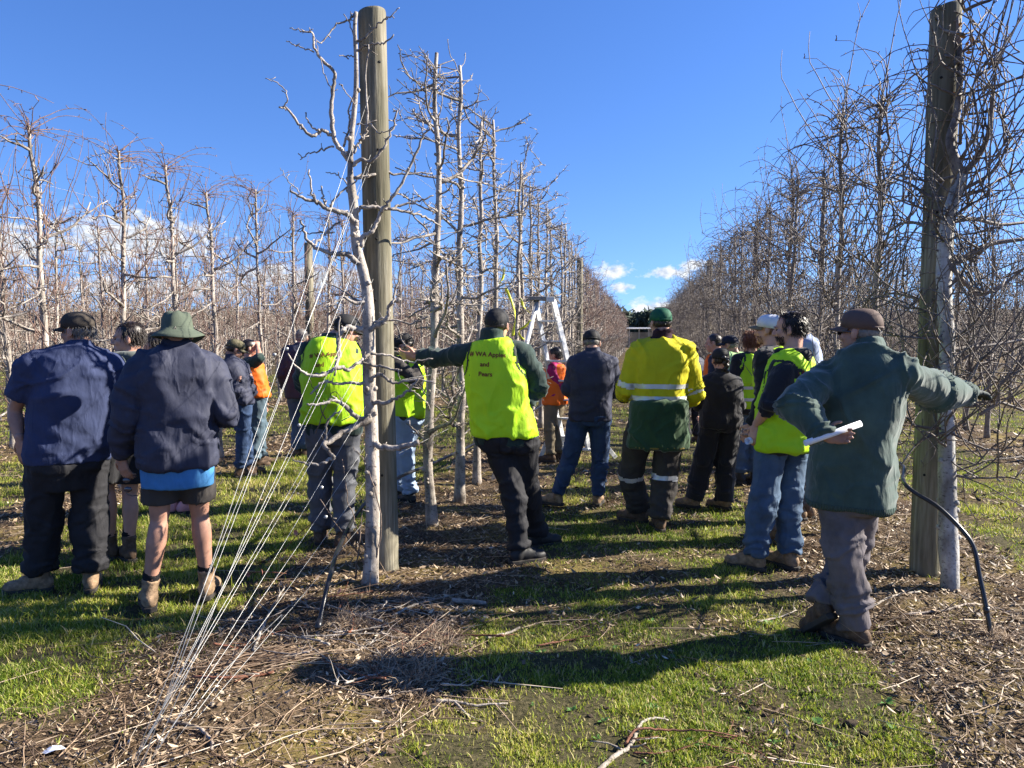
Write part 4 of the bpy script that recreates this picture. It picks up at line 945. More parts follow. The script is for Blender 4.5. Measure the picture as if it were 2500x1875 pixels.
# ---- cloth and skin
M_skin = plain('fair_skin', (.50, .27, .19), .5, .10, 14, 0, .12, .35); M_skin_tan = plain('tanned_skin', (.37, .20, .14), .55, .22, 9, 0, .12, .35)
for m_ in (M_skin, M_skin_tan):
    try: m_.node_tree.nodes['Principled BSDF'].inputs['Subsurface Weight'].default_value = .0
    except Exception: pass
M_navy = cloth('navy_pique', (0.0300, 0.0405, 0.0930)); M_navyj = cloth('navy_softshell', (0.0306, 0.0340, 0.0578), .7); M_black = cloth('black_denim', (0.0176, 0.0176, 0.0208), .8); M_blackf = cloth('black_fleece', (0.0150, 0.0150, 0.0180), .9, sheen=.2)
M_jean = cloth('blue_denim', (0.0600, 0.0975, 0.1562), .85, 500, .6, .25); M_jeand = cloth('dark_denim', (0.0308, 0.0560, 0.1190), .85, 500, .6, .25); M_jeanl = cloth('light_denim', (.26, .34, .46), .85, 500, .6, .12); M_jeang = cloth('grey_green_denim', (0.0650, 0.0975, 0.1235), .85, 500, .6, .2)
M_grey = cloth('grey_work_trousers', (0.1013, 0.1053, 0.1188), .85); M_greyp = cloth('purple_grey_work_trousers', (0.1190, 0.1050, 0.1120), .85, dirt=(.06, .05, .045)); M_khaki = cloth('khaki_trousers', (.16, .13, .085), .85); M_char = cloth('charcoal_drill', (0.0450, 0.0405, 0.0390), .85, dirt=(.055, .045, .035))
M_hivis = cloth('fluoro_yellow_vest', (.40, .68, .014), .6, 400, .55, .05); M_orange = cloth('fluoro_orange_vest', (.75, .14, .012), .6, 400, .5, .06); M_yshirt = cloth('yellow_drill', (.52, .46, .012), .8, 400, .6, .06); M_lime = cloth('pale_lime_shirt', (.40, .62, .27), .8)
M_dgreen = cloth('dark_green_fleece', (0.0192, 0.0384, 0.0320), .9, sheen=.2); M_bottle = cloth('bottle_green_jumper', (0.0264, 0.0600, 0.0240), .9, 300, .4, sheen=.2); M_wool = cloth('green_wool', (.042, .074, .062), .95, 160, .45, .28, sheen=.3)
M_blue = cloth('blue_shirt', (.045, .17, .37), .8); M_lblue = cloth('pale_blue_check', (.24, .29, .42), .85); M_pink = cloth('magenta_sleeve', (.36, .02, .12), .7); M_hood = cloth('grey_green_hoodie', (0.0715, 0.0845, 0.0780), .9, sheen=.2); M_trim = cloth('dark_vest_trim', (.03, .035, .03), .8)
M_refl = plain('reflective_tape', (.55, .56, .58), .35, .06, 30, .3, .1); M_sock = cloth('black_sock', (.010, .010, .012), .95, 200, .3)
M_boot = plain('tan_boot_leather', (.23, .155, .095), .8, .5, 26, 0, .5, .2, .008); M_bootb = plain('brown_boot_leather', (.10, .065, .042), .75, .5, 26, 0, .5, .2, .008); M_bootk = plain('black_boot_leather', (.02, .02, .021), .55, .25, 16, 0, .3, .3); M_sole = plain('rubber_sole', (.035, .03, .026), .85, .2, 20); M_shoep = plain('pink_shoe', (.55, .25, .27), .6, .1)
M_hairb = plain('dark_brown_hair', (.022, .014, .010), .42, .35, 90, 0, .3, .5); M_hairg = plain('grey_hair', (.16, .145, .13), .5, .3, 90, 0, .3, .4); M_hairr = plain('auburn_hair', (.16, .055, .018), .45, .4, 90, 0, .3, .5); M_hairk = plain('black_hair', (.010, .008, .008), .38, .3, 90, 0, .3, .5)
M_capk = cloth('black_cap', (0.0192, 0.0192, 0.0208), .75, 500, .25); M_capbr = cloth('brown_cap', (0.0975, 0.0650, 0.0546), .8, 500, .25); M_capg = cloth('green_cap', (.010, .085, .045), .75, 500, .2); M_capn = cloth('navy_cap', (.010, .014, .03), .75, 500, .2); M_capw = cloth('white_cap', (.62, .63, .66), .8, 500, .15); M_buck = cloth('olive_bucket_hat', (0.0700, 0.0868, 0.0630), .85, 400, .3, .2)
M_capold = cloth('faded_black_cap', (.035, .030, .026), .9, 500, .3, .35, dirt=(.075, .06, .045))
def camo(name):
    m, nt, b = new_mat(name); n = noise_node(nt, 34, 2, .5); c = ramp(nt, n, [(.38, (.03, .028, .016)), (.40, (.085, .075, .035)), (.52, (.085, .075, .035)), (.54, (.13, .11, .065)), (.64, (.13, .11, .065)), (.66, (.045, .05, .022))])
    nt.links.new(c, b.inputs['Base Color']); b.inputs['Roughness'].default_value = .85; return m
M_camo = camo('camouflage_cloth'); M_buckg = cloth('grey_bucket_hat', (.13, .125, .11), .85, 400, .3, .2)
M_lens = plain('sunglass_lens', (.012, .014, .03), .08, .1, 10, 0, 0, .8); M_text = plain('dark_red_print', (.16, .012, .012), .7, .05, 30, 0, 0); M_paper = plain('white_paper', (.74, .76, .82), .7, .03, 10, 0, 0); M_eye = plain('eye', (.05, .035, .03), .2, .1, 10, 0, 0)
M_glove = plain('dark_glove', (.022, .035, .036), .8, .2, 30)
class Person:
    def __init__(s, foot, H, face, label, w=1.0, head=None, pitch=8, roll=0, J=None, belly=0.0, voxel=.0125, skin=None, group='people gathered in the orchard', fem=False):
        s.G = gnd(*foot); s.D = depth_of(s.G); s.h = H / 1.78; s.w = w; s.belly = belly; s.vx = voxel; s.skin = skin or M_skin; s.seed = int(foot[0]); s.fem = fem
        s.va = math.degrees(math.atan((foot[0] - W0 / 2) / FPX)); yaw = R(face + s.va); s.f = (cFh * math.cos(yaw) + cR * math.sin(yaw)); s.r = s.f.cross(UP).normalized()
        hy = R((face if head is None else head) + s.va); hp = R(pitch); f0 = cFh * math.cos(hy) + cR * math.sin(hy); s.hr = f0.cross(UP).normalized()
        s.hf = (f0 * math.cos(hp) - UP * math.sin(hp)).normalized(); s.hu = s.hr.cross(s.hf).normalized()
        if roll:
            q = Quaternion(s.hf, R(roll)); s.hr = q @ s.hr; s.hu = q @ s.hu
        J = J or {}; s.J = {}; h = s.h
        def put(n, default):
            if n in J and J[n] is not None:
                v = J[n]
                if len(v) == 2: s.J[n] = at(v[0], v[1], depth_of(default))
                else: s.J[n] = at(v[0], v[1], s.D + v[2])
            else: s.J[n] = Vector(default)
        put('pelvis', s.G + UP * .95 * h); P = s.J['pelvis']
        put('neck', P + UP * .545 * h + s.f * .0); N_ = s.J['neck']
        put('head', N_ + UP * .158 * h + s.hf * .035 + s.f * .015)
        for sd, sg in (('l', -1), ('r', 1)):
            put('sh_' + sd, N_ + s.r * sg * .175 * h * (w * .6 + .4) - UP * .062 * h); S_ = s.J['sh_' + sd]
            put('el_' + sd, S_ - UP * .29 * h + s.r * sg * .06 - s.f * .03); E_ = s.J['el_' + sd]
            put('wr_' + sd, E_ - UP * .22 * h + s.f * .10 - s.r * sg * .01)
            put('hip_' + sd, P + s.r * sg * .092 * h * w - UP * .03 * h)
            fs = J.get('foot_' + sd)
            if fs: g = gnd(fs[0], fs[1]); fd = R(fs[2] + s.va); s.J['fd_' + sd] = cFh * math.cos(fd) + cR * math.sin(fd)
            else: g = s.G + s.r * sg * .13 * h; s.J['fd_' + sd] = (s.f + s.r * sg * .25).normalized()
            put('an_' + sd, g + UP * .095 * h); s.J['ground_' + sd] = g
            put('kn_' + sd, (s.J['hip_' + sd] + s.J['an_' + sd]) / 2 + UP * .03 * h + s.f * .025)
        s.root = empty('person', tuple(s.G), label, 'person', group)
        s.build_body()
    def hp(s, x, y, z): return s.J['head'] + (s.hr * x + s.hf * y + s.hu * z) * s.h ** .5
    def hax(s, a, b_, c): k = s.h ** .5; return (s.hr * a * k, s.hf * b_ * k, s.hu * c * k)
    def build_body(s):
        J, h = s.J, s.h; ub = (J['neck'] - J['pelvis']).normalized(); parts = []
        parts.append(s.torso([(-.12, .15, .10), (.05, .165, .115), (.3, .15, .105), (.6, .165, .11), (.8, .165, .10), (.95, .13, .075), (1.02, .055, .055)]))
        for sd in 'lr':
            parts.append(capsule([J['sh_' + sd] + UP * .0, J['el_' + sd]], [.055 * h * (s.w * .5 + .5), .046 * h, .040 * h])); parts.append(capsule([J['el_' + sd], J['el_' + sd].lerp(J['wr_' + sd], .35), J['wr_' + sd]], [.041 * h, .043 * h * (s.w * .4 + .6), .027 * h]))
            parts.append(capsule([J['hip_' + sd], J['kn_' + sd]], [.085 * h * s.w, .07 * h * (s.w * .5 + .5), .053 * h])); K, A_ = J['kn_' + sd], J['an_' + sd]
            parts.append(capsule([K, K.lerp(A_, .3) - s.f * .018, A_], [.052 * h, .058 * h, .034 * h]))
        body = fuse(parts, .0135 if s.seed in (157, 430, 302, 630, 1865) else .02, 3)
        hd = []
        e = lambda c, a: hd.append(ellip(s.hp(*c), s.hax(*a)))
        e((0, -.012, .035), (.076, .096, .084)); e((0, .022, -.035), (.062, .068, .078)); e((0, .052, -.075), (.044, .040, .036)); e((0, .066, -.094), (.026, .022, .018))
        e((0, .083, .018), (.046, .013, .011)); e((0, .088, -.062), (.024, .011, .010)); e((.040, .06, -.022), (.024, .022, .026)); e((-.040, .06, -.022), (.024, .022, .026))
        hd.append(capsule([s.hp(0, .090, .008), s.hp(0, .106, -.020), s.hp(0, .108, -.030)], [.008, .011, .013])); e((.010, .098, -.034), (.009, .012, .008)); e((-.010, .098, -.034), (.009, .012, .008))
        for sg in (-1, 1): e((sg * .080, -.012, -.008), (.009, .020, .033)); e((sg * .079, -.004, -.030), (.008, .011, .013))
        hd.append(capsule([J['neck'] - UP * .05, s.hp(0, -.022, -.06)], [.062 * h, .055 * h])); hd.append(capsule([s.hp(0, -.04, -.02), J['neck'] - s.f * .01], [.05 * h, .06 * h]))
        head = fuse(hd, .0072 if s.vx < .0135 else .0115, 2)
        mes = [body, head]
        for sd in 'lr':
            hs = getattr(s, 'hands', {}).get(sd)
            d = (J['wr_' + sd] - J['el_' + sd]).normalized(); n = s.r * (1 if sd == 'l' else -1); n = (n - d * n.dot(d)).normalized()
            if sd in HANDS.get(s.seed, {}):
                hd_ = HANDS[s.seed][sd]; 
                if hd_.get('dir'): a, b_, c = hd_['dir']; d = (cR * a + cFh * b_ + UP * c).normalized()
                if hd_.get('n'): a, b_, c = hd_['n']; n = cR * a + cFh * b_ + UP * c
                n = (n - d * n.dot(d)).normalized(); curl = hd_.get('curl', .35)
            else: curl = .35
            th = n.cross(d) * (1 if sd == 'l' else -1)      # thumb side
            mes.append(fuse(s.hand(J['wr_' + sd], d, n, th, curl), .0052 if s.vx < .0135 else .009, 1))
        me = join_me(mes, 'body'); s.body = link_mesh('body', me, s.skin, s.root)
    def hand(s, w, d, n, t, curl):
        """n: where the palm looks; t: thumb side"""
        k = s.h; P = []
        P.append(ellip(w + d * .045 * k, (t * .040 * k, d * .056 * k, n * .017 * k))); P.append(ellip(w + d * .075 * k, (t * .042 * k, d * .026 * k, n * .014 * k))); P.append(capsule([w - d * .02, w + d * .03], [.027 * k, .024 * k]))
        for off, ln in ((.030, .92), (.010, 1.0), (-.010, .94), (-.029, .76)):
            b_ = w + d * (.088 - abs(off - .005) * .25) * k + t * off * k; pts = [b_]; dd = (d + t * off * 2.2).normalized()
            for L_, f in ((.043, .7), (.027, 1.1), (.021, .8)):
                q = Quaternion(t.cross(dd) if False else dd.cross(n).normalized(), curl * f); dd = (q @ dd).normalized(); pts.append(pts[-1] + dd * L_ * ln * k)
            P.append(capsule(pts, [.0096 * k, .0085 * k, .0078 * k, .0066 * k], 8, 9))
        b_ = w + d * .022 * k + t * .028 * k; d1 = (d * .62 + t * .72 + n * .25).normalized(); p1 = b_ + d1 * .045 * k; d2 = (d * .9 + t * .28 + n * .35 * (.5 + curl)).normalized()
        P.append(capsule([b_, p1, p1 + d2 * .032 * k], [.014 * k, .0105 * k, .0085 * k], 8, 8)); return P
    def torso(s, secs, shift=0.0, sq=2.5, grow_=0.0, back=0.0):
        J, h = s.J, s.h; P, N_ = J['pelvis'], J['neck']; ax = N_ - P; cs, us, vs_, a, b_ = [], [], [], [], []
        rs = (J['sh_r'] - J['sh_l']).normalized(); rh = (J['hip_r'] - J['hip_l']).normalized()
        for t, hw, hd in secs:
            u = rh.lerp(rs, min(1, max(0, t))).normalized(); up = ax.normalized(); v = up.cross(u).normalized() if t > 0.2 else UP.cross(u).normalized(); u = v.cross(up if t > .2 else UP).normalized()
            c = P + ax * t if t > 0 else P + UP * ax.length * t
            bl = s.belly * math.exp(-((t - .22) / .3) ** 2)
            cs.append(c + v * (bl * .55) - v * back); us.append(u); vs_.append(v); a.append((hw * h * s.w) + grow_ + bl * .2); b_.append(hd * h * (s.w * .6 + .4) + grow_ + bl * .5)
        return loft(cs, us, vs_, a, b_, 28, sq)
    def upper(s, name, mat, sleeve='long', hem=-.22, ease=.018, seed=1, amp=.006, collar=None, arm_r=(.062, .054, .046, .036), slim=0.0, short_end=.72, label=None):
        J, h = s.J, s.h; e = ease; secs = [(hem, .172, .120), (hem + .06, .172, .12), (.05, .172, .122), (.28, .160, .116), (.55, .172, .122), (.76, .176, .116), (.88, .158, .100), (.96, .118, .076), (1.02, .062, .060)]
        if s.fem: secs = [(hem, .165, .115), (.05, .165, .118), (.28, .138, .100), (.55, .150, .118), (.76, .156, .105), (.88, .138, .088), (.96, .10, .070), (1.02, .052, .052)]
        parts = [s.torso(secs, grow_=e)]; jl = []
        for sd in 'lr':
            S_, E_, W_ = J['sh_' + sd], J['el_' + sd], J['wr_' + sd]; a = [r * h * (s.w * .45 + .55) + e * .55 for r in arm_r]
            if sleeve != 'none': parts.append(capsule([J['neck'].lerp(S_, .45) - UP * .012, S_ - (S_ - J['neck']).normalized() * .02], [.050 * h + e * .8 - slim, a[0] * .98 - slim * .5]))
            if sleeve == 'long':
                parts.append(capsule([S_, E_], [a[0], a[1]])); parts.append(capsule([E_, W_ + (W_ - E_).normalized() * .01], [a[1], a[2], a[3]], flat=True)); jl.append((E_, W_ - S_, .13, .05, 1.3)); jl.append((W_, W_ - E_, .10, .035, 1.0)); jl.append((S_, E_ - S_, .14, .06, .8))
            elif sleeve == 'elbow':
                parts.append(capsule([S_, E_], [a[0], a[1]])); parts.append(capsule([E_, E_.lerp(W_, .30)], [a[1], a[2]], flat=True)); jl.append((E_, W_ - S_, .13, .05, 1.3)); jl.append((E_.lerp(W_, .3), W_ - E_, .08, .03, 1.3))
            elif sleeve == 'short':
                parts.append(capsule([S_, S_.lerp(E_, short_end)], [a[0] * 1.05, a[0] * 1.08], flat=True)); jl.append((S_, E_ - S_, .15, .07, .8))
        if collar: parts.append(s.collar_part(collar))
        me = fuse(parts, s.vx, 4); s.trim_hem(me, hem); folds(me, jl + [(J['pelvis'], UP, .25, .09, .6)], amp, s.seed + seed)
        o = link_mesh(name, me, mat, s.root); s.top = o
        if label: o['label'] = label
        return o
    def trim_hem(s, me, hem):
        """a level bottom edge"""
        p = co(me); z0 = (s.J['pelvis'] + UP * (s.J['neck'] - s.J['pelvis']).length * hem).z
        near = np.linalg.norm(p[:, :2] - np.array([s.J['pelvis'].x, s.J['pelvis'].y]), axis=1) < .3
        an_ = np.arctan2(p[:, 1] - s.J['pelvis'].y, p[:, 0] - s.J['pelvis'].x); z0 = z0 + .016 * vnoise(np.stack([np.cos(an_) * 2, np.sin(an_) * 2], 1), s.seed)
        k = near & (p[:, 2] < z0); p[k, 2] = z0[k] + (p[k, 2] - z0[k]) * .15; setco(me, p)
    def collar_part(s, hgt):
        N_ = s.J['neck']; c = [N_ - UP * .03, N_ + UP * hgt * .5 + s.f * .002, N_ + UP * hgt + s.f * .006]; return loft(c, [s.r] * 3, [s.f] * 3, [.085 * s.h, .074 * s.h, .070 * s.h], [.080 * s.h, .072 * s.h, .070 * s.h], 20, 2)
    def vest(s, mat, hem=-.16, ease=.036, seed=3, amp=.006, name='vest', trim=True, text=None, bands=False):
        secs = [(hem, .180, .128), (hem + .05, .180, .130), (.05, .178, .128), (.28, .168, .12), (.55, .170, .122), (.76, .158, .114), (.90, .140, .098), (.975, .108, .080), (1.015, .072, .068)]
        if s.fem: secs = [(t, a * .92, b_ * .95) for t, a, b_ in secs]
        J = s.J; parts = [s.torso(secs, grow_=ease)]
        me = fuse(parts, s.vx, 4); s.trim_hem(me, hem); folds(me, [(J['pelvis'] + UP * .1, UP + s.r * .5, .3, .10, .9), (J['sh_l'], s.r + UP, .2, .08, .6), (J['sh_r'], s.r - UP, .2, .08, .6)], amp, s.seed + seed, 1.1)
        o = link_mesh(name, me, mat, s.root); p = co(me); z0 = p[:, 2].min()
        if trim:
            near = p[:, 2] < z0 + .022; link_mesh('hem_trim', sub_faces(me, near, .003, 'hem_trim'), M_trim, o)
        if trim:
            for sd, sg in (('l', -1), ('r', 1)):
                c = np.array(tuple(s.J['sh_' + sd])) - np.array([0, 0, .055]); q = p - c; rr_ = np.array(tuple(s.r)); ff = np.array(tuple(s.f)); rad = np.sqrt((q[:, 2] * .8) ** 2 + (q @ ff) ** 2)
                k = (np.abs(rad - .105) < .011) & (q @ rr_ * sg > -.075)
                if k.sum() > 12: link_mesh('armhole_trim', sub_faces(me, k, .003, 't'), M_trim, o)
        if bands:
            for zc in bands:
                z_ = s.J['pelvis'].z + zc; k = np.abs(p[:, 2] - z_) < .028; link_mesh('reflective_band', sub_faces(me, k, .004, 'reflective_band'), M_refl, o)
        if text: s.print_text(o, text)
        return o
    def print_text(s, o, lines):
        me = o.data; bm = bmesh.new(); bm.from_mesh(me); bvh = BVHTree.FromBMesh(bm); bm.free()
        for (txt, px, py, size, rot) in lines:
            cu = bpy.data.curves.new('t', 'FONT'); cu.body = txt; cu.align_x = 'CENTER'; cu.align_y = 'CENTER'; cu.size = size; cu.offset = size * .022; cu.resolution_u = 4
            tb = bpy.data.objects.new('t', cu); TMP.collection.objects.link(tb); dg = tmp_dg(); tm = bpy.data.meshes.new_from_object(tb.evaluated_get(dg)); bpy.data.objects.remove(tb)
            bm = bmesh.new(); bm.from_mesh(tm); bmesh.ops.triangulate(bm, faces=bm.faces); bmesh.ops.subdivide_edges(bm, edges=[e for e in bm.edges if e.calc_length() > size * .22], cuts=2, use_grid_fill=False); bmesh.ops.triangulate(bm, faces=bm.faces)
            c = at(px, py, s.D); org = c - cF * .0; q = Quaternion(cF, R(rot))
            ok = []
            for v in bm.verts:
                tgt = c + q @ (cR * v.co.x + cU * v.co.y); d = (tgt - CAM).normalized(); hit = bvh.ray_cast(CAM, d)
                if hit[0] is not None: v.co = hit[0] + hit[1].normalized() * .0035 if hit[1].dot(d) < 0 else hit[0] - hit[1].normalized() * .0035
                else: v.co = tgt
            bm.to_mesh(tm); bm.free(); tm.materials.clear(); t_o = link_mesh('lettering', tm, M_text, o, False)
    def trousers(s, mat, kind='long', ease=.012, seed=7, amp=.007, leg=(.098, .078, .068, .066), waist=-.02, name=None, end=None, low=False):
        J, h = s.J, s.h; parts = [s.torso([q for q in [(waist, .166 if waist > -.05 else .17, .118)] + [q for q in [(-.04, .172, .125), (-.13, .168, .118), (-.22, .14, .10)] + ([(-.34, .12, .09)] if low else []) if q[0] < waist - .01]], grow_=ease)]; jl = []
        for sd in 'lr':
            H_, K, A_ = J['hip_' + sd], J['kn_' + sd], J['an_' + sd]; a = [r * h * (s.w * .55 + .45) + ease * .6 for r in leg]
            parts.append(ellip(J['hip_' + sd] - s.f * .045 * h - UP * .03, (s.r * .080 * h * s.w, s.f * .064 * h, UP * .10 * h)))
            if kind == 'long':
                parts.append(capsule([H_, K], [a[0], a[0] * .92, a[1]])); parts.append(capsule([K, A_ + (K - A_).normalized() * (.025 if end is None else end)], [a[1], a[2], a[3]], flat=True)); jl += [(K, A_ - H_, .16, .075, 1.0), (A_ + UP * .06, A_ - K, .15, .045, 1.5), (H_, H_ - K + s.r * .3, .18, .08, .9)]
            else:
                parts.append(capsule([H_, H_.lerp(K, kind)], [a[0], a[0] * 1.02], flat=True)); jl += [(H_, H_ - K, .18, .08, .8)]
        me = fuse(parts, s.vx, 4); folds(me, jl, amp, s.seed + seed, .8); o = link_mesh(name or ('trousers' if kind == 'long' else 'shorts'), me, mat, s.root); s.pants = o
        return o
    def pockets(s, o, dz=-.05, half=.058, tall=.075):
        me = o.data; p = co(me); n = nrm(me); f = np.array(tuple(s.f)); r = np.array(tuple(s.r))
        for sd in 'lr':
            c = np.array(tuple(s.J['hip_' + sd])); q = p - c; k = (np.abs(q @ r) < half) & (np.abs(q[:, 2] - dz) < tall) & (n @ f < -.25)
            if k.sum() > 12: link_mesh('back_pocket', sub_faces(me, k, .005, 'p'), me.materials[0], o)
    def boots(s, mat, high=.11, sole=M_sole, sock=None, lift=None, name='boot'):
        J, h = s.J, s.h
        for sd in 'lr':
            A_, fd = J['an_' + sd], J['fd_' + sd]; up = (J['kn_' + sd] - A_).normalized(); fu = UP.copy(); pt = (lift or {}).get(sd, 0)
            if pt: q = Quaternion(fd.cross(UP).normalized(), -R(pt)); fd = q @ fd; fu = q @ UP
            sd_r = fd.cross(fu).normalized(); g = A_ - fu * .095 * h; k = h
            P = [ellip(g + fu * .055 * k - fd * .02 * k, (sd_r * .042 * k, fd * .058 * k, fu * .055 * k)), ellip(g + fu * .06 * k + fd * .06 * k, (sd_r * .045 * k, fd * .08 * k, fu * .052 * k)), ellip(g + fu * .042 * k + fd * .145 * k, (sd_r * .050 * k, fd * .072 * k, fu * .040 * k)), capsule([g + fu * .06 * k - fd * .012 * k, A_ + up * high * h * .5, A_ + up * high * h], [.048 * k, .047 * k, .053 * k], flat=True)]
            me = fuse(P, max(.0105, s.vx * .85), 2); folds(me, [(A_ + fd * .03, fd + UP, .09, .035, .9)], .0024, s.seed + 31, .6); o = link_mesh(name, me, mat, s.root)
            out = [(-.082, .0), (-.07, .034), (-.02, .042), (.05, .044), (.12, .054), (.18, .046), (.214, .02), (.217, 0)]; ring = [(a, b_) for a, b_ in out] + [(a, -b_) for a, b_ in out[-2:0:-1]]
            bm = bmesh.new(); lo = [bm.verts.new(g + fd * a * k + sd_r * b_ * k - fu * .004) for a, b_ in ring]; hi = [bm.verts.new(g + fd * a * k * 1.01 + sd_r * b_ * k * 1.03 + fu * .026 * k) for a, b_ in ring]; n = len(ring)
            bm.faces.new(lo); bm.faces.new(hi)
            for i in range(n): bm.faces.new((lo[i], lo[(i + 1) % n], hi[(i + 1) % n], hi[i]))
            bm_obj('sole', bm, sole, o, .004)
            if sock:
                a = A_ + up * high * h * .6; b_ = A_ + up * (high * h + sock); me = fuse([capsule([a, b_], [.042 * h, .047 * h])], .009, 2); folds(me, [(a.lerp(b_, .5), up, .1, .02, 1)], .003, 3, .3); link_mesh('sock', me, M_sock, s.root)
    # ---- headwear
    def cap(s, mat, brim=None, brim_mat=None, back_gap=True, name='cap', tilt=0, badge=None):
        N1, N2 = 28, 9; V = []; F = []; k = s.h ** .5
        for i in range(N2 + 1):
            th = math.pi / 2 * i / N2
            for j in range(N1):
                a = 2 * math.pi * j / N1; fx, fy = math.cos(a), math.sin(a); low = .012 + .010 * (fy > 0) * fy - .012 * (fy < 0) * (-fy)
                rr_ = math.sin(th + .0) ** .72 if th > 0 else 0; z = .028 + low + (.093 - low) * math.cos(th) ** .9 if i < N2 else .028 + low - .02
                V.append(s.hp(.0835 * rr_ * fx, -.010 + .104 * rr_ * fy, z))
        for i in range(N2):
            for j in range(N1): F.append((i * N1 + j, (i + 1) * N1 + j, (i + 1) * N1 + (j + 1) % N1, i * N1 + (j + 1) % N1))
        me = bpy.data.meshes.new('crown'); me.from_pydata([tuple(v) for v in V], [], F); me.update(); bm = bmesh.new(); bm.from_mesh(me); bmesh.ops.remove_doubles(bm, verts=bm.verts, dist=.0005); bm.to_mesh(me); bm.free()
        root = link_mesh(name, me, mat, s.root); md = root.modifiers.new('t', 'SOLIDIFY'); md.thickness = .003; md.offset = 1
        # brim
        bm = bmesh.new(); top, bot = [], []; na, nb = 15, 5
        for i in range(nb + 1):
            f = i / nb
            for j in range(na):
                a = math.pi * (.09 + .82 * j / (na - 1)); x = .082 * math.cos(a); y = -.010 + .102 * math.sin(a) + f * .076 * math.sin(a) ** 1.15; z = .034 - f * .014 - .022 * (x / .08) ** 2 * (.4 + .6 * f)
                top.append(bm.verts.new(s.hp(x, y, z + .002))); bot.append(bm.verts.new(s.hp(x, y, z - .002)))
        for i in range(nb):
            for j in range(na - 1):
                q = (i * na + j, i * na + j + 1, (i + 1) * na + j + 1, (i + 1) * na + j); bm.faces.new([top[v] for v in q]); bm.faces.new([bot[v] for v in q[::-1]])
        for j in range(na - 1): e = nb * na; bm.faces.new((top[e + j], top[e + j + 1], bot[e + j + 1], bot[e + j]))
        for i in range(nb): bm.faces.new((top[i * na], top[(i + 1) * na], bot[(i + 1) * na], bot[i * na])); bm.faces.new((top[i * na + na - 1], bot[i * na + na - 1], bot[(i + 1) * na + na - 1], top[(i + 1) * na + na - 1]))
        bm_obj('brim', bm, brim_mat or mat, root, 0, True)
        me = fuse([ellip(s.hp(0, -.010, .122), s.hax(.008, .008, .004))], .002, 1); link_mesh('button', me, mat, root)
        if back_gap:       # half-moon opening and strap at the back
            bm = bmesh.new(); vs_ = []
            for j in range(9):
                a = math.pi * (1.28 + .44 * j / 8); vs_.append((s.hp(.0865 * math.cos(a), -.010 + .1085 * math.sin(a), .018), s.hp(.0865 * math.cos(a), -.010 + .1085 * math.sin(a), .030)))
            vv = [(bm.verts.new(a), bm.verts.new(b_)) for a, b_ in vs_]
            for j in range(8): bm.faces.new((vv[j][0], vv[j + 1][0], vv[j + 1][1], vv[j][1]))
            st = bm_obj('strap', bm, mat, root, 0, True); st.modifiers.new('t', 'SOLIDIFY').thickness = .004
        return root
    def beanie(s, mat):
        me = fuse([ellip(s.hp(0, -.012, .032), s.hax(.086, .106, .094))], .008, 3); p = co(me); n = nrm(me); zz = (p - np.array(tuple(s.J['head']))) @ np.array(tuple(s.hu)); yy = (p - np.array(tuple(s.J['head']))) @ np.array(tuple(s.hf))
        lim = -.028 + .035 * np.clip(yy / .1, -.2, 1); k = zz < lim; d = (lim - zz) * k; p += np.array(tuple(s.hu)) * (d * .97)[:, None]; setco(me, p); folds(me, [], .0012, s.seed, .8)
        return link_mesh('beanie', me, mat, s.root)
    def bucket(s, mat, R1=.162, name='bucket_hat'):
        N1 = 40; prof = [(.0, .126), (.05, .124), (.074, .112), (.088, .085), (.095, .03), (.098, .020), (.120, .006), (.143, -.012), (R1, -.030)]; V = []; F = []; rr_ = random.Random(s.seed)
        ph = [rr_.uniform(0, 6) for _ in range(4)]
        for i, (r, z) in enumerate(prof):
            for j in range(N1):
                a = 2 * math.pi * j / N1; wv = max(0, r - .09) / .07 * (.013 * math.sin(2 * a + ph[0]) + .007 * math.sin(3 * a + ph[1])); cr = (.003 * math.sin(5 * a + ph[2] + i) if 0 < i < 6 else 0)
                V.append(s.hp((r + cr) * math.cos(a) * .95, -.010 + (r + cr) * math.sin(a) * 1.10, z + wv + cr * 2))
        for i in range(len(prof) - 1):
            for j in range(N1): F.append((i * N1 + j, (i + 1) * N1 + j, (i + 1) * N1 + (j + 1) % N1, i * N1 + (j + 1) % N1))
        me = bpy.data.meshes.new(name); me.from_pydata([tuple(v) for v in V], [], F); me.update(); bm = bmesh.new(); bm.from_mesh(me); bmesh.ops.remove_doubles(bm, verts=bm.verts, dist=.0005); bm.to_mesh(me); bm.free()
        o = link_mesh(name, me, mat, s.root); o.modifiers.new('t', 'SOLIDIFY').thickness = .003
        t = Tubes(); t.add([s.hp(.0895 * math.cos(a) * .955, -.010 + .0895 * math.sin(a) * 1.105, .030) for a in np.linspace(0, 2 * math.pi, 30)], .004, 5); t.build('hat_band', mat, o); return o
    def hair(s, mat, n=900, length=.05, back=.0, shell=True, curl=0.0, low=-.05, top=True, seedo=0, size=1.0):
        rr_ = random.Random(s.seed + 5 + seedo); T = Tubes(); parts = [ellip(s.hp(0, -.022, .040), s.hax(.0805 * size, .094 * size, .086 * size)), ellip(s.hp(0, -.055, -.012), s.hax(.062 * size, .052 * size, .055 * size))]
        if not top: parts = [ellip(s.hp(0, -.045, .0), s.hax(.075 * size, .064 * size, .052 * size))]
        me = fuse(parts, .011, 2); folds(me, [], .0014, s.seed, .9); sh = link_mesh('hair', me, mat, s.root)
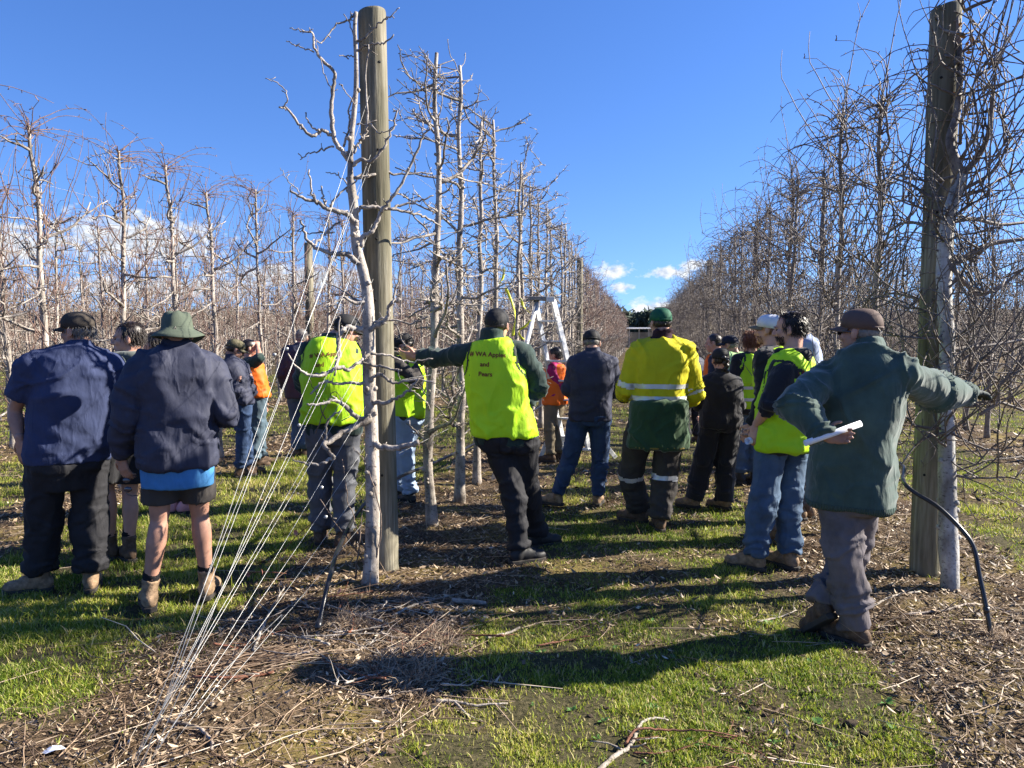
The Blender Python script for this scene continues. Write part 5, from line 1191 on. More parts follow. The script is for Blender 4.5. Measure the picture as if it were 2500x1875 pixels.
        for _ in range(n):
            a = rr_.uniform(0, 2 * math.pi); z = rr_.uniform(low, .115) if top else rr_.uniform(low, .03); fy = math.sin(a)
            if fy > .55 and z < .075: continue
            if abs(fy) < .75 and fy > .1 and z < .0: continue
            rz = math.sqrt(max(0.02, 1 - ((z - .035) / .09) ** 2)); p = Vector((.080 * rz * math.cos(a), -.018 + .096 * rz * fy, z)) * size; nrm_ = Vector((p.x, p.y + .018, (z - .03) * .9)).normalized()
            d = nrm_ * .22 + Vector((rr_.gauss(0, .3), rr_.gauss(-.3, .3), rr_.gauss(-.75 if z < .085 else -.1, .25))); L_ = length * rr_.uniform(.5, 1.2); pts = [p]; ph = rr_.uniform(0, 6)
            for q in range(3):
                d = d.normalized() + Vector((0, 0, -.3)) + Vector((math.cos(ph + q * 2.1), math.sin(ph + q * 2.1), math.sin(ph * 2 + q * 1.7))) * curl; pts.append(pts[-1] + d.normalized() * L_ / 3)
            T.add([s.hp(*q) for q in pts], [.0017, .0019, .0015, .0005], 3, False)
        if n: o = T.build('hair_strands', mat, sh); o['kind'] = 'stuff'
        return sh
    def beard(s, mat, n=500):
        rr_ = random.Random(s.seed + 9); T = Tubes()
        for _ in range(n):
            a = rr_.uniform(-1.5, 1.5); z = rr_.uniform(-.105, -.045); r = .062; q_ = math.sqrt(max(.05, 1 - ((z + .035) / .082) ** 2)); p = Vector((.060 * q_ * math.sin(a), .024 + .068 * q_ * math.cos(a), z))
            if abs(a) < .35 and -.072 < z < -.05: continue
            d = Vector((math.sin(a) * .5, .5 * math.cos(a), -.8)).normalized(); T.add([s.hp(*p), s.hp(*(p + d * .005)), s.hp(*(p + d * .009 * rr_.uniform(.6, 1.3)))], [.0014, .0012, .0004], 3, False)
        o = T.build('beard', mat, s.root); o['kind'] = 'stuff'
    def eyes(s):
        for sg in (-1, 1):
            me = fuse([ellip(s.hp(sg * .031, .0745, -.002), s.hax(.0135, .0115, .0075))], .003, 1); link_mesh('eye', me, M_eye, s.root)
            T = Tubes(); T.add([s.hp(sg * .048, .083, .016), s.hp(sg * .032, .095, .021), s.hp(sg * .016, .096, .018)], [.002, .0035, .0028], 5); T.build('eyebrow', M_hairb, s.root)
    def sunglasses(s):
        g = None
        for sg in (-1, 1):
            me = fuse([ellip(s.hp(sg * .034, .092, .002), s.hax(.029, .007, .020))], .004, 2); o = link_mesh('sunglasses', me, M_lens, s.root) if g is None else link_mesh('lens', me, M_lens, g); g = g or o
            T = Tubes(); T.add([s.hp(sg * .060, .086, .006), s.hp(sg * .081, .04, .006), s.hp(sg * .083, -.012, .000)], [.003, .003, .003], 6); T.build('temple', M_lens, g)
    def limb_band(s, o, c, ax, half, rad, name='reflective_band', mat=None, off=.004):
        p = co(o.data); c = np.array(tuple(c)); ax = np.array(tuple(ax)); ax = ax / np.linalg.norm(ax); q = p - c; t = q @ ax; r = np.linalg.norm(q - t[:, None] * ax, axis=1)
        me = sub_faces(o.data, (np.abs(t) < half) & (r < rad), off, name); return link_mesh(name, me, mat or M_refl, o)
HANDS = {}
# ------------------------------------------------------------------ the crowd
z1 = lambda x, y, *d: (x / 2.0738, 720 + y / 2.0738) + tuple(d)
z2 = lambda x, y, *d: (500 + x / 2.37, 720 + y / 2.37) + tuple(d)
z3 = lambda x, y, *d: (950 + x / 2.37, 700 + y / 2.37) + tuple(d)
z4 = lambda x, y, *d: (1450 + x / 2.304, 700 + y / 2.304) + tuple(d)
z5 = lambda x, y, *d: (1800 + x / 1.8429, 720 + y / 1.8429) + tuple(d)
def rolled_paper(a, b_, r, label, loose=False):
    a, b_ = Vector(a), Vector(b_); ax = (b_ - a).normalized(); u = ax.cross(UP).normalized(); v = ax.cross(u); V = []; n = 46; turns = 2.4
    for i in range(n):
        t = 2 * math.pi * turns * i / (n - 1); q = r * (.72 + .28 * i / (n - 1))
        for e in (a, b_): V.append(e + (u * math.cos(t) + v * math.sin(t)) * q)
    F = [(2 * i, 2 * i + 1, 2 * i + 3, 2 * i + 2) for i in range(n - 1)]; me = bpy.data.meshes.new('rolled_paper'); me.from_pydata([tuple(x) for x in V], [], F); me.update()
    o = link_mesh('rolled_paper', me, M_paper); o.modifiers.new('t', 'SOLIDIFY').thickness = .0006; tag(o, label, 'paper'); return o
M_beard = plain('brown_beard', (.06, .036, .022), .6, .3, 90, 0, .2)
# 1: navy polo
HANDS[157] = {'l': dict(dir=(.08, .05, -1), n=(.35, 1, 0), curl=.22)}
p = Person((157, 1449), 1.77, -4, 'heavy man in navy polo shirt, black trousers and worn black cap', w=1.22, belly=.10, head=-48, pitch=3, skin=M_skin_tan,
    J=dict(pelvis=z1(345, 800), neck=z1(405, 268), head=z1(392, 185), sh_l=z1(165, 362), sh_r=z1(560, 362), el_l=z1(72, 590, -.10), wr_l=z1(100, 735, -.16), el_r=z1(590, 590, .05), wr_r=z1(520, 640, .30), foot_l=z1(205, 1500) + (-72,), foot_r=z1(462, 1495) + (8,), kn_l=z1(222, 1120), kn_r=z1(452, 1110)))
p.upper('polo_shirt', M_navy, 'short', hem=-.09, ease=.026, collar=.05, amp=.008, arm_r=(.062, .058, .05, .05), short_end=.66); p.trousers(M_black, leg=(.100, .084, .076, .080), end=.05, low=True, waist=-.06); p.boots(M_boot, .13); p.cap(M_capold); p.hair(M_hairg, 420, .045, top=False)
# 4: bucket hat
HANDS[430] = {'l': dict(dir=(.2, .0, -1), n=(.4, 1, 0), curl=.5)}
p = Person((430, 1480), 1.79, 2, 'man in olive bucket hat, navy jacket over blue shirt and black shorts', w=1.06, belly=.02, head=8, pitch=6, skin=M_skin_tan,
    J=dict(pelvis=z1(898, 805), neck=z1(900, 272), head=z1(900, 195), sh_l=z1(705, 375), sh_r=z1(1075, 375), el_l=z1(635, 610), wr_l=z1(612, 815, -.06), el_r=z1(1150, 595, -.02), wr_r=z1(1090, 500, .24), foot_l=z1(757, 1588) + (-6,), foot_r=z1(1050, 1528) + (16,), kn_l=z1(808, 1135), kn_r=z1(1012, 1110)))
p.upper('shirt', M_blue, 'none', hem=-.31, ease=.017, seed=11, amp=.004); p.upper('jacket', M_navyj, 'long', hem=-.12, ease=.032, collar=.05, amp=.0095, arm_r=(.066, .060, .054, .042)); p.trousers(M_char, .72, leg=(.092, .08, .07, .07), ease=.010, amp=.004, waist=-.15); p.boots(M_boot, .085, sock=.085); p.bucket(M_buck); p.hair(M_hairg, 200, .03, top=False)
g = z1(655, 960); gl = [at(*z1(640, 955), p.D - .02), at(*z1(648, 985), p.D - .02)]
def held_sunglasses():
    o = None
    for (x, y) in ((640, 940), (648, 985)):
        c = at(*z1(x, y), p.D - .03); me = fuse([ellip(c, (cR * .026, cU * .019, cF * .005))], .004, 1); q = link_mesh('sunglasses' if o is None else 'lens', me, M_lens, o); o = o or q
    T = Tubes(); T.add([at(*z1(*q), p.D - .02) for q in ((622, 915), (650, 905), (690, 918))], .003, 6); T.add([at(*z1(*q), p.D - .02) for q in ((640, 1003), (668, 1018), (705, 1012))], .003, 6); T.build('temple', M_lens, o)
    tag(o, 'dark sunglasses dangling from the hand of the man in the bucket hat', 'sunglasses')
held_sunglasses()
# 2: hoodie behind them
p = Person((302, 1367), 1.74, -25, 'dark haired man in grey hoodie and black shorts between navy polo and bucket hat', head=-82, pitch=2, w=1.0,
    J=dict(neck=z1(655, 310), head=z1(648, 222), foot_r=z1(655, 1345) + (-20,), kn_r=z1(655, 1010), foot_l=z1(560, 1335) + (-40,)))
p.upper('hoodie', M_hood, 'long', hem=-.12, ease=.03, collar=.04); p.trousers(M_blackf, .8, leg=(.105, .10, .09, .08)); p.boots(M_bootb, .09, sock=.075); p.hair(M_hairb, 1100, .045); p.eyes()
me = fuse([capsule([p.J['neck'] + p.r * -.10 + p.f * .02, p.J['neck'] - p.f * .09 - UP * .01, p.J['neck'] + p.r * .10 + p.f * .02], [.035, .05, .035])], .011, 3); folds(me, [], .003, 3); link_mesh('hood', me, M_hood, p.root)
# 3: woman glimpsed behind the bucket hat
HANDS[425] = {'r': dict(dir=(-.8, -.1, .15), curl=.3)}
p = Person((425, 1254), 1.66, -30, 'brown haired woman with pink shoes hidden behind the bucket hat, hand raised', fem=True, head=-50, w=.9, voxel=.017,
    J=dict(neck=z1(770, 325), head=z1(778, 255), el_r=z1(905, 400, -.02), wr_r=z1(850, 275, .02), foot_l=z1(880, 1105) + (60,), foot_r=z1(935, 1105) + (80,)))
p.upper('jacket', M_blackf, 'long', hem=-.1); p.trousers(M_black); p.boots(M_shoep, .03, sock=.05, name='shoe'); p.hair(M_hairb, 500, .10, low=-.08)
# 5: camouflage cap, arms crossed
HANDS[588] = {'l': dict(curl=.6), 'r': dict(curl=.6)}
p = Person((588, 1168), 1.71, 62, 'man in camouflage cap and navy jacket with crossed arms', head=78, pitch=22, w=1.0, voxel=.014, skin=M_skin_tan,
    J=dict(neck=z2(150, 372), head=z2(178, 318), sh_l=z2(215, 420, .18), sh_r=z2(130, 420, -.15), el_r=z2(190, 560, -.22), wr_r=z2(255, 490, .05), el_l=z2(255, 560, .18), wr_l=z2(205, 500, -.12), foot_l=z2(255, 1040) + (70,), foot_r=z2(205, 1055) + (60,)))
p.upper('jacket', M_navyj, 'long', hem=-.1, ease=.034, collar=.07, amp=.008); p.trousers(M_jeand); p.boots(M_bootb); p.cap(M_camo); p.hair(M_hairb, 150, .03, top=False); p.sunglasses(); p.beard(M_hairb, 250)
# 6: orange vest, hand to forehead
HANDS[628] = {'r': dict(dir=(-.6, .1, .5), curl=.5)}
p = Person((630, 1138), 1.72, 80, 'man in orange vest shading his brow beside the camouflage cap', head=85, pitch=5, w=1.0, voxel=.014,
    J=dict(neck=z2(255, 370), head=z2(262, 312), sh_r=z2(270, 400, -.18), el_r=z2(318, 370, -.30), wr_r=z2(305, 295, -.10), sh_l=z2(290, 400, .18), foot_l=z2(325, 985) + (80,), foot_r=z2(285, 1000) + (75,)))
p.upper('jumper', M_dgreen, 'elbow', hem=-.05, ease=.02); p.vest(M_orange, hem=-.08, trim=False); p.trousers(M_jeang); p.boots(M_bootb); p.hair(M_hairb, 350, .03)
# 7: navy jacket behind the vest
p = Person((738, 1117), 1.72, 8, 'grey haired man in navy jacket and jeans half hidden behind the lettered vest', head=15, w=1.05, voxel=.016, J=dict(neck=z2(555, 300), head=z2(562, 250), foot_l=z2(540, 935) + (-10,), foot_r=z2(585, 935) + (50,)))
p.upper('jacket', M_navyj, 'long', hem=-.2, ease=.035, collar=.06); p.trousers(M_jean); p.boots(M_bootb); p.hair(M_hairg, 350, .03)
# 8: lettered vest behind the branches
p = Person((812, 1335), 1.79, 10, 'man in yellow lettered vest and grey trousers behind the pruned end tree', head=58, pitch=18, w=1.13,
    J=dict(pelvis=z2(745, 752), neck=z2(735, 262), head=z2(822, 208), sh_l=z2(592, 330), sh_r=z2(850, 325, .06), el_l=z2(570, 520, .2), wr_l=z2(640, 600, .36), el_r=z2(885, 560, .10), wr_r=z2(905, 520, .34), foot_l=z2(668, 1438) + (4,), foot_r=z2(800, 1462) + (62,), kn_l=z2(668, 1060), kn_r=z2(810, 1060)))
p.upper('jumper', M_dgreen, 'long', hem=-.1, ease=.012, slim=.012, collar=.05); p.vest(M_hivis, hem=.03, amp=.008, text=[('# WA Apples', *z2(702, 345), .046, -6), ('and', *z2(665, 405), .046, -4), ('Pears', *z2(670, 462), .046, -4)]); p.pockets(p.trousers(M_grey)); p.boots(M_bootb); p.cap(M_capk); p.hair(M_hairb, 200, .03, top=False)
# 9: behind the post
HANDS[1000] = {'l': dict(curl=.6)}
p = Person((1000, 1230), 1.68, -55, 'man in black cap, yellow vest and pale jeans beyond the wired end post', head=-70, pitch=25, w=.98, voxel=.016, J=dict(neck=z3(100, 400), head=z3(85, 345), el_l=z3(165, 560, -.25), wr_l=z3(135, 425, -.12), foot_l=z3(125, 1258) + (-40,), foot_r=z3(55, 1235) + (-60,)))
p.upper('jacket', M_char, 'long', hem=-.14, ease=.012, slim=.012); p.vest(M_hivis, hem=-.06); p.trousers(M_jeanl); p.boots(M_bootk); p.cap(M_capk); p.hair(M_hairb, 150, .03, top=False); p.sunglasses()
# 10: beanie
HANDS[1283] = {'l': dict(curl=.4), 'r': dict(dir=(-.9, -.1, .1), n=(0, .6, -.6), curl=.4)}
p = Person((1283, 1372), 1.82, 8, 'man in black beanie and yellow vest with arm stretched out to the tree', head=18, pitch=2, w=1.06,
    J=dict(pelvis=z3(662, 828), neck=z3(592, 312), head=z3(626, 225), sh_l=z3(445, 385), el_l=z3(305, 412, .02), wr_l=z3(165, 405, .06), sh_r=z3(752, 385), el_r=z3(865, 560, -.06), wr_r=z3(800, 655, -.08), foot_l=z3(752, 1598) + (62,), foot_r=z3(858, 1506) + (58,), hip_l=z3(620, 880), hip_r=z3(775, 860), kn_l=z3(722, 1180, -.03), kn_r=z3(800, 1150, .12)))
p.upper('jumper', M_dgreen, 'long', hem=-.16, ease=.012, slim=.012, collar=.085, amp=.008, arm_r=(.066, .060, .052, .044)); p.vest(M_hivis, hem=-.06, amp=.007, text=[('# WA Apples', *z3(572, 393), .046, 3), ('and', *z3(553, 450), .046, 2), ('Pears', *z3(557, 507), .046, 2)])
p.pockets(p.trousers(M_black, leg=(.094, .076, .066, .066))); p.boots(M_bootk, .10); p.beanie(M_capk); p.hair(M_hairb, 120, .02, top=False)
# 11: woman behind the ladder
p = Person((1354, 1124), 1.56, -65, 'woman in orange vest with magenta sleeves behind the ladder', head=-75, fem=True, w=1.0, voxel=.016, J=dict(neck=z3(965, 450), head=z3(955, 400), el_l=z3(985, 580, -.15), wr_l=z3(905, 600, -.02)))
p.upper('jumper', M_pink, 'long', hem=0); p.vest(M_orange, hem=-.2, trim=False); p.trousers(M_khaki); p.boots(M_bootb); p.hair(M_hairk, 450, .05); p.eyes()
# 12: navy fleece
p = Person((1405, 1238), 1.70, 2, 'man in navy fleece, black cap and blue jeans beside the ladder', head=3, pitch=14, w=1.06,
    J=dict(pelvis=z3(1165, 722), neck=z3(1178, 385), head=z3(1172, 325), sh_l=z3(1085, 445), sh_r=z3(1280, 445), el_l=z3(1048, 595, -.02), wr_l=z3(1090, 620, .22), el_r=z3(1310, 605, 0), wr_r=z3(1300, 560, .25), foot_l=z3(968, 1262) + (-58,), foot_r=z3(1205, 1262) + (10,), kn_l=z3(1042, 1010), kn_r=z3(1218, 1010)))
p.upper('fleece', M_navyj, 'long', hem=-.16, ease=.03, collar=.06); p.pockets(p.trousers(M_jeand)); p.boots(M_boot, .12); p.cap(M_capk); p.hair(M_hairg, 250, .02, top=False)
# 13: yellow work shirt
p = Person((1583, 1295), 1.87, -3, 'tall man in yellow work shirt with reflective bands, green cap and tied green jumper', head=-24, pitch=2, w=1.05,
    J=dict(pelvis=z4(360, 700), neck=z4(385, 300), head=z4(374, 205), sh_l=z4(255, 365), sh_r=z4(505, 365), el_l=z4(190, 575, -.02), wr_l=z4(165, 610, .26), el_r=z4(555, 595, -.02), wr_r=z4(510, 655, .24), foot_l=z4(258, 1325) + (-60,), foot_r=z4(372, 1372) + (-8,), hip_l=z4(260, 790), hip_r=z4(425, 790), kn_l=z4(205, 1060), kn_r=z4(398, 1070)))
o = p.upper('work_shirt', M_yshirt, 'long', hem=.0, ease=.036, amp=.009, arm_r=(.072, .068, .055, .042))
me = o.data; me.materials.append(M_navyj); V_ = co(me); far_ = np.zeros(len(V_), bool)
for sd in 'lr':
    E_, W_ = np.array(tuple(p.J['el_' + sd])), np.array(tuple(p.J['wr_' + sd])); ax = (W_ - E_) / np.linalg.norm(W_ - E_); q = V_ - E_; t_ = q @ ax; far_ |= (t_ > .02) & (np.linalg.norm(q - t_[:, None] * ax, axis=1) < .085) & (t_ < .4)
for f in me.polygons:
    if all(far_[v] for v in f.vertices): f.material_index = 1
zz = co(me)[:, 2]
for dz in (.118, .215):
    c_ = p.J['pelvis'] + UP * dz; p.limb_band(o, c_, UP, .027, .245)
for sd in 'lr': p.limb_band(o, p.J['el_' + sd].lerp(p.J['sh_' + sd], .10), p.J['el_' + sd] - p.J['sh_' + sd], .030, .10)
sec = [(-.50, .21, .165), (-.42, .208, .16), (-.2, .195, .145), (0.0, .19, .140), (.11, .19, .14), (.15, .185, .135), (.165, .15, .11)]
me = fuse([p.torso(sec, grow_=.03, back=.03)], p.vx, 3); folds(me, [(p.J['pelvis'] - UP * .15, p.r, .25, .11, 1.0)], .008, 77, 1.1, (7, 7, 1.2)); j_o = link_mesh('tied_jumper', me, M_bottle, p.root)
V_ = co(me); link_mesh('gold_hem_stripe', sub_faces(me, (V_[:, 2] > V_[:, 2].min() + .030) & (V_[:, 2] < V_[:, 2].min() + .052), .003, 's'), plain('gold_stripe', (.22, .17, .04), .8), j_o)
t_o = p.trousers(M_char, leg=(.105, .088, .080, .080))
for sd in 'lr': p.limb_band(t_o, p.J['kn_' + sd].lerp(p.J['hip_' + sd], .02), p.J['an_' + sd] - p.J['hip_' + sd], .026, .14)
p.boots(M_bootb, .11); p.cap(M_capg); p.hair(M_hairb, 260, .025, top=False)
me = fuse([loft([p.J['neck'] - UP * .03, p.J['neck'] + UP * .025, p.J['neck'] + UP * .085], [p.r] * 3, [p.f] * 3, [.112, .092, .080], [.10, .088, .08], 24, 2)], .011, 3); folds(me, [(p.J['neck'], UP, .2, .03, 1.2)], .006, 5); link_mesh('neck_warmer', me, cloth('checked_neck_warmer', (.03, .012, .02), .9, 300, .4, .6), p.root)
# 14: braid
p = Person((1722, 1243), 1.58, -12, 'woman all in black with cap and long braid, tan boots', fem=True, head=-12, pitch=4, w=1.12,
    J=dict(pelvis=z4(715, 752), neck=z4(720, 490), head=z4(712, 415), sh_l=z4(640, 535), sh_r=z4(785, 540), el_l=z4(590, 655, .02), wr_l=z4(640, 680, .22), el_r=z4(812, 660, 0), wr_r=z4(770, 690, .22), foot_l=z4(560, 1240) + (-68,), foot_r=z4(735, 1246) + (-62,), kn_l=z4(612, 1010), kn_r=z4(740, 1010)))
p.upper('track_jacket', M_blackf, 'long', hem=-.14, ease=.03, collar=.06); p.trousers(M_blackf, leg=(.105, .09, .085, .088), end=-.01); p.boots(M_boot, .06); p.cap(M_capk); p.hair(M_hairk, 200, .04, top=False)
parts = []; b0 = [z4(738, 400), z4(744, 450), z4(742, 500), z4(750, 550), z4(765, 610)]; bp = spline([at(*q, p.D - .17 + .02 * i) for i, q in enumerate(b0)], 14)
for i in range(13): q_ = bp[i] + cR_np * (.010 if i % 2 else -.010); parts.append(ellip(q_, (cR * .024, UP * .024, cF * .02), 10, 6))
parts.append(capsule([bp[12], bp[13] + np.array([0, 0, -.06])], [.02, .012])); link_mesh('braid', fuse(parts, .007, 2), M_hairk, p.root)
T = Tubes(); T.add([at(*z4(600, 555), p.D - .12), at(*z4(690, 535), p.D - .16), at(*z4(735, 540), p.D - .165)], .0035, 5); T.add([at(*z4(765, 530), p.D - .15), at(*z4(800, 545), p.D - .13), at(*z4(826, 575), p.D - .10)], .0035, 5); T.build('white_piping', M_capw, p.root)
# 15: grey bucket hat
p = Person((1688, 1080), 1.54, -40, 'person in grey bucket hat and dark jacket beyond the braid', voxel=.020, head=-30, pitch=15, w=.95, J=dict(head=z4(533, 350), neck=z4(548, 405)))
p.upper('jacket', M_char, 'long', hem=-.05); p.vest(M_orange, hem=-.35, ease=.02, trim=False, name='orange_shirt_tail'); p.trousers(M_black); p.boots(M_bootb); p.bucket(M_buckg); p.hair(M_hairb, 100, .03, top=False); p.upper('coat', M_navyj, 'long', hem=-.1, ease=.045)
# 16: orange vest
p = Person((1748, 1128), 1.68, -75, 'short haired man in orange vest next to the navy cap', voxel=.017, head=-85, w=1.0, J=dict(neck=z4(690, 385), head=z4(672, 318)))
p.upper('jumper', M_navyj, 'long'); p.vest(M_orange, trim=False); p.trousers(M_jeand); p.boots(M_bootb); p.hair(M_hairb, 300, .025); p.eyes()
# 17: navy cap, lime shirt
p = Person((1800, 1142), 1.70, -50, 'man in navy cap and pale lime shirt behind the braid', voxel=.017, head=-70, pitch=4, w=1.15, belly=.04, skin=M_skin_tan, J=dict(neck=z4(790, 380), head=z4(762, 328)))
p.upper('shirt', M_lime, 'short', hem=-.1, ease=.03); p.trousers(M_jeand); p.boots(M_bootb); p.cap(M_capn); p.hair(M_hairg, 200, .025, top=False)
# 18: curly auburn hair
p = Person((1826, 1182), 1.69, -28, 'person with curly auburn hair in yellow vest with reflective bands', voxel=.016, head=-30, pitch=4, w=1.0, J=dict(neck=z4(890, 385), head=z4(880, 318), foot_l=z4(820, 1105) + (-65,), foot_r=z4(900, 1105) + (-30,)))
p.upper('jumper', M_blackf, 'long', collar=.04); p.vest(M_hivis, hem=-.1, bands=(.05, .18)); p.trousers(M_jean); p.boots(M_bootk); p.hair(M_hairr, 1400, .075, curl=.8, low=-.07, size=1.12)
# 19: white cap
p = Person((1905, 1322), 1.82, -72, 'bearded man in white cap and yellow vest behind the dark haired man', head=-72, pitch=-2, w=1.0, voxel=.014, J=dict(neck=z4(1000, 350), head=z4(985, 245), foot_l=z4(1040, 1400) + (-70,), foot_r=z4(1030, 1440) + (-60,)))
p.upper('jumper', M_blackf, 'long', collar=.03); p.vest(M_hivis, hem=-.1); p.trousers(M_greyp); p.boots(M_bootb); c_o = p.cap(M_capw, brim_mat=M_khaki); p.hair(M_hairr, 120, .02, top=False); p.beard(M_hairr, 300); p.eyes()
bm = bmesh.new(); Q = [bm.verts.new(p.hp(x, .086 + .004 * (1 - abs(x) / .03), z_)) for x, z_ in ((-.03, .05), (.03, .05), (.028, .092), (-.028, .092))]; bm.faces.new(Q); bd = bm_obj('badge', bm, plain('blue_badge', (.10, .13, .30), .7), c_o); bd.modifiers.new('t', 'SOLIDIFY').thickness = .014
# 21: pale blue shirt
p = Person((1972, 1268), 1.82, -70, 'person in pale blue shirt and grey trousers mostly hidden beside the brown cap', head=-85, pitch=20, w=1.05, voxel=.017, J=dict(neck=z4(1175, 290), head=z4(1120, 250), sh_l=z4(1215, 340), foot_l=z4(1200, 1300) + (-60,), foot_r=z4(1150, 1310) + (-60,)))
p.upper('shirt', M_lblue, 'long', collar=.04); p.trousers(M_greyp); p.boots(M_boot); p.hair(M_hairb, 200, .02)
# 20: dark haired bearded man
HANDS[1865] = {'l': dict(dir=(-.25, .1, -1), curl=.6)}
p = Person((1865, 1393), 1.80, -48, 'dark haired bearded man in yellow vest and blue jeans holding rolled paper', head=-80, pitch=2, w=.98,
    J=dict(pelvis=z4(1075, 825), neck=z4(1115, 370), head=z4(1100, 240), sh_l=z4(1070, 480, -.20), el_l=z4(990, 660, -.26), wr_l=z4(912, 780, -.10), sh_r=z4(1195, 455, .12), el_r=z4(1080, 650, .28), wr_r=z4(930, 790, .14), foot_l=z4(905, 1588) + (-74,), foot_r=z4(1098, 1582) + (-48,), hip_l=z4(1010, 865, -.06), hip_r=z4(1125, 860, .08), kn_l=z4(940, 1240, -.04), kn_r=z4(1095, 1230, .04)))
p.upper('black_hoodie', M_blackf, 'elbow', hem=-.24, ease=.012, slim=.012, arm_r=(.062, .058, .052, .04)); p.vest(M_hivis, hem=-.20, amp=.008, text=[('# WA Apples', *z4(1165, 485), .044, -8), ('and', *z4(1180, 535), .044, -8)]); p.pockets(p.trousers(M_jean, leg=(.098, .083, .074, .074), amp=.008)); p.boots(M_boot, .09); p.hair(M_hairb, 1800, .045); p.beard(M_beard, 900); p.eyes()
me = fuse([capsule([p.J['neck'] + p.r * -.11 + p.f * .02, p.J['neck'] - p.f * .095 - UP * .02, p.J['neck'] + p.r * .11 + p.f * .02], [.035, .055, .035])], .011, 3); folds(me, [], .003, 3); link_mesh('hood', me, M_blackf, p.root)
rolled_paper(at(*z4(862, 868), p.D - .10), at(*z4(1010, 840), p.D + .1), .024, 'white paper roll held low by the dark haired man in the yellow vest')
# 22: green sweater
HANDS[2075] = {'l': dict(dir=(.95, -.1, -.05), n=(0, -.9, .2), curl=1.0), 'r': dict(n=(0, 0, -1), curl=.3)}
p = Person((2075, 1572), 1.77, 4, 'man in green wool sweater and brown cap leaning on the tangled tree with crossed legs', head=-62, pitch=0, w=1.02, belly=.01, skin=M_skin_tan, voxel=.0115,
    J=dict(pelvis=z5(505, 790), neck=z5(590, 250), head=z5(552, 168), sh_l=z5(415, 365), el_l=z5(262, 490, -.16), wr_l=z5(385, 632, -.27), sh_r=z5(735, 352), el_r=z5(885, 440, .06), wr_r=z5(1035, 440, .16), hip_l=z5(450, 830), hip_r=z5(572, 830), kn_l=z5(478, 1190, -.05), foot_l=z5(535, 1572) + (-58,), kn_r=z5(490, 1200, .16), an_r=z5(368, 1395, .10), foot_r=z5(385, 1500) + (-40,)))
o = p.upper('wool_sweater', M_wool, 'long', hem=-.30, ease=.028, collar=.075, amp=.009, arm_r=(.072, .070, .060, .043))
V_ = co(o.data); near = V_[:, 2] < V_[:, 2].min() + .06; rb = link_mesh('ribbed_hem', sub_faces(o.data, near, .004, 'r'), None, o)
m, nt, b = new_mat('ribbed_wool'); wv = nt.nodes.new('ShaderNodeTexWave'); wv.inputs['Scale'].default_value = 26; tc = nt.nodes.new('ShaderNodeTexCoord'); nt.links.new(tc.outputs['Object'], wv.inputs[0]); b.inputs['Base Color'].default_value = (.042, .074, .062, 1); b.inputs['Roughness'].default_value = .95; bump(nt, b, wv.outputs[1], .9, .01); rb.data.materials.append(m)
p.trousers(M_greyp, leg=(.098, .082, .072, .074), amp=.010, end=.0, low=True, waist=-.20); p.boots(M_bootb, .11, lift={'r': 38}); c_o = p.cap(M_capbr); p.hair(M_hairg, 180, .02, top=False); p.sunglasses()
d = (p.J['wr_r'] - p.J['el_r']).normalized(); n = Vector((0, 0, -1)); n = (n - d * n.dot(d)).normalized(); me = fuse(p.hand(p.J['wr_r'], d, n, n.cross(d) * -1, .3), .0042, 2); q_ = co(me); me2 = me; setco(me, q_ + nrm(me) * .005); g_o = link_mesh('glove', me, M_glove, p.root)
dW = depth_of(p.J['wr_l']); rolled_paper(at(*z5(303, 668), dW - .035), at(*z5(556, 578), dW - .035), .0155, 'white paper roll held behind the back of the green sweater')

bpy.data.scenes.remove(TMP)
# ------------------------------------------------------------------ prunings and small things lying about
M_stick = bark_mat('dead_branch', (.36, .30, .25), (.17, .12, .09), sc=2.0); M_stickr = bark_mat('red_brown_shoot', (.25, .10, .055), (.12, .045, .03), sc=2.0); M_stickw = bark_mat('bleached_branch', (.42, .37, .31), (.22, .18, .145), sc=2.0)
def lay(pts, r0, r1, mat, label, group=None, z=.012, twigs=4, seed=0, name='pruned_branch'):
    rr = random.Random(seed); Q = []
    for q in pts:
        g = gnd(q[0], q[1]); g.z = gz(g.x, g.y) + z + (q[2] if len(q) > 2 else 0); Q.append(g)
    S = spline(Q, max(10, 6 * len(pts))); S[1:-1, :] += np.array([[rr.gauss(0, .0014) for _ in range(3)] for _ in range(len(S) - 2)]); S[:, 2] = np.maximum(S[:, 2], [gz(a, b_) + r0 for a, b_ in S[:, :2]]); T = Tubes(); rd = np.linspace(r0, r1, len(S)); T.add(S, rd, 7)
    for _ in range(twigs):
        i = rr.randrange(1, len(S) - 1); d = np.array([rr.gauss(0, 1), rr.gauss(0, 1), rr.uniform(.0, .5)]); P, r = grow(rr, S[i], d, rr.uniform(.04, .16), rd[i] * .55, rd[i] * .25, 4, jit=.2); P[:, 2] = np.maximum(P[:, 2], gz(P[0, 0], P[0, 1]) + .004); T.add(P, r, 5)
    spurs(rr, T, S, rd, 5, .3)
    return tag(T.build(name, mat), label, 'branch', group)
lay([(1450, 1888), (1500, 1838), (1535, 1815), (1555, 1788), (1570, 1762), (1600, 1752), (1632, 1750)], .011, .004, M_stickw, 'pale forked branch lying on the worn grass with red shoots', seed=1)
lay([(1525, 1818), (1560, 1790), (1640, 1785), (1720, 1792), (1800, 1800)], .006, .003, M_stickr, 'long red-brown shoot curving away from the pale forked branch', seed=2, z=.03)
lay([(1545, 1825), (1610, 1832), (1690, 1818), (1760, 1822), (1830, 1835)], .005, .002, M_stickr, 'thin red shoot lying lowest beside the pale forked branch', seed=3)
lay([(1720, 1790), (1800, 1798), (1850, 1825), (1890, 1850)], .004, .002, M_stickr, 'short red shoot bent back from the pale forked branch', seed=4)
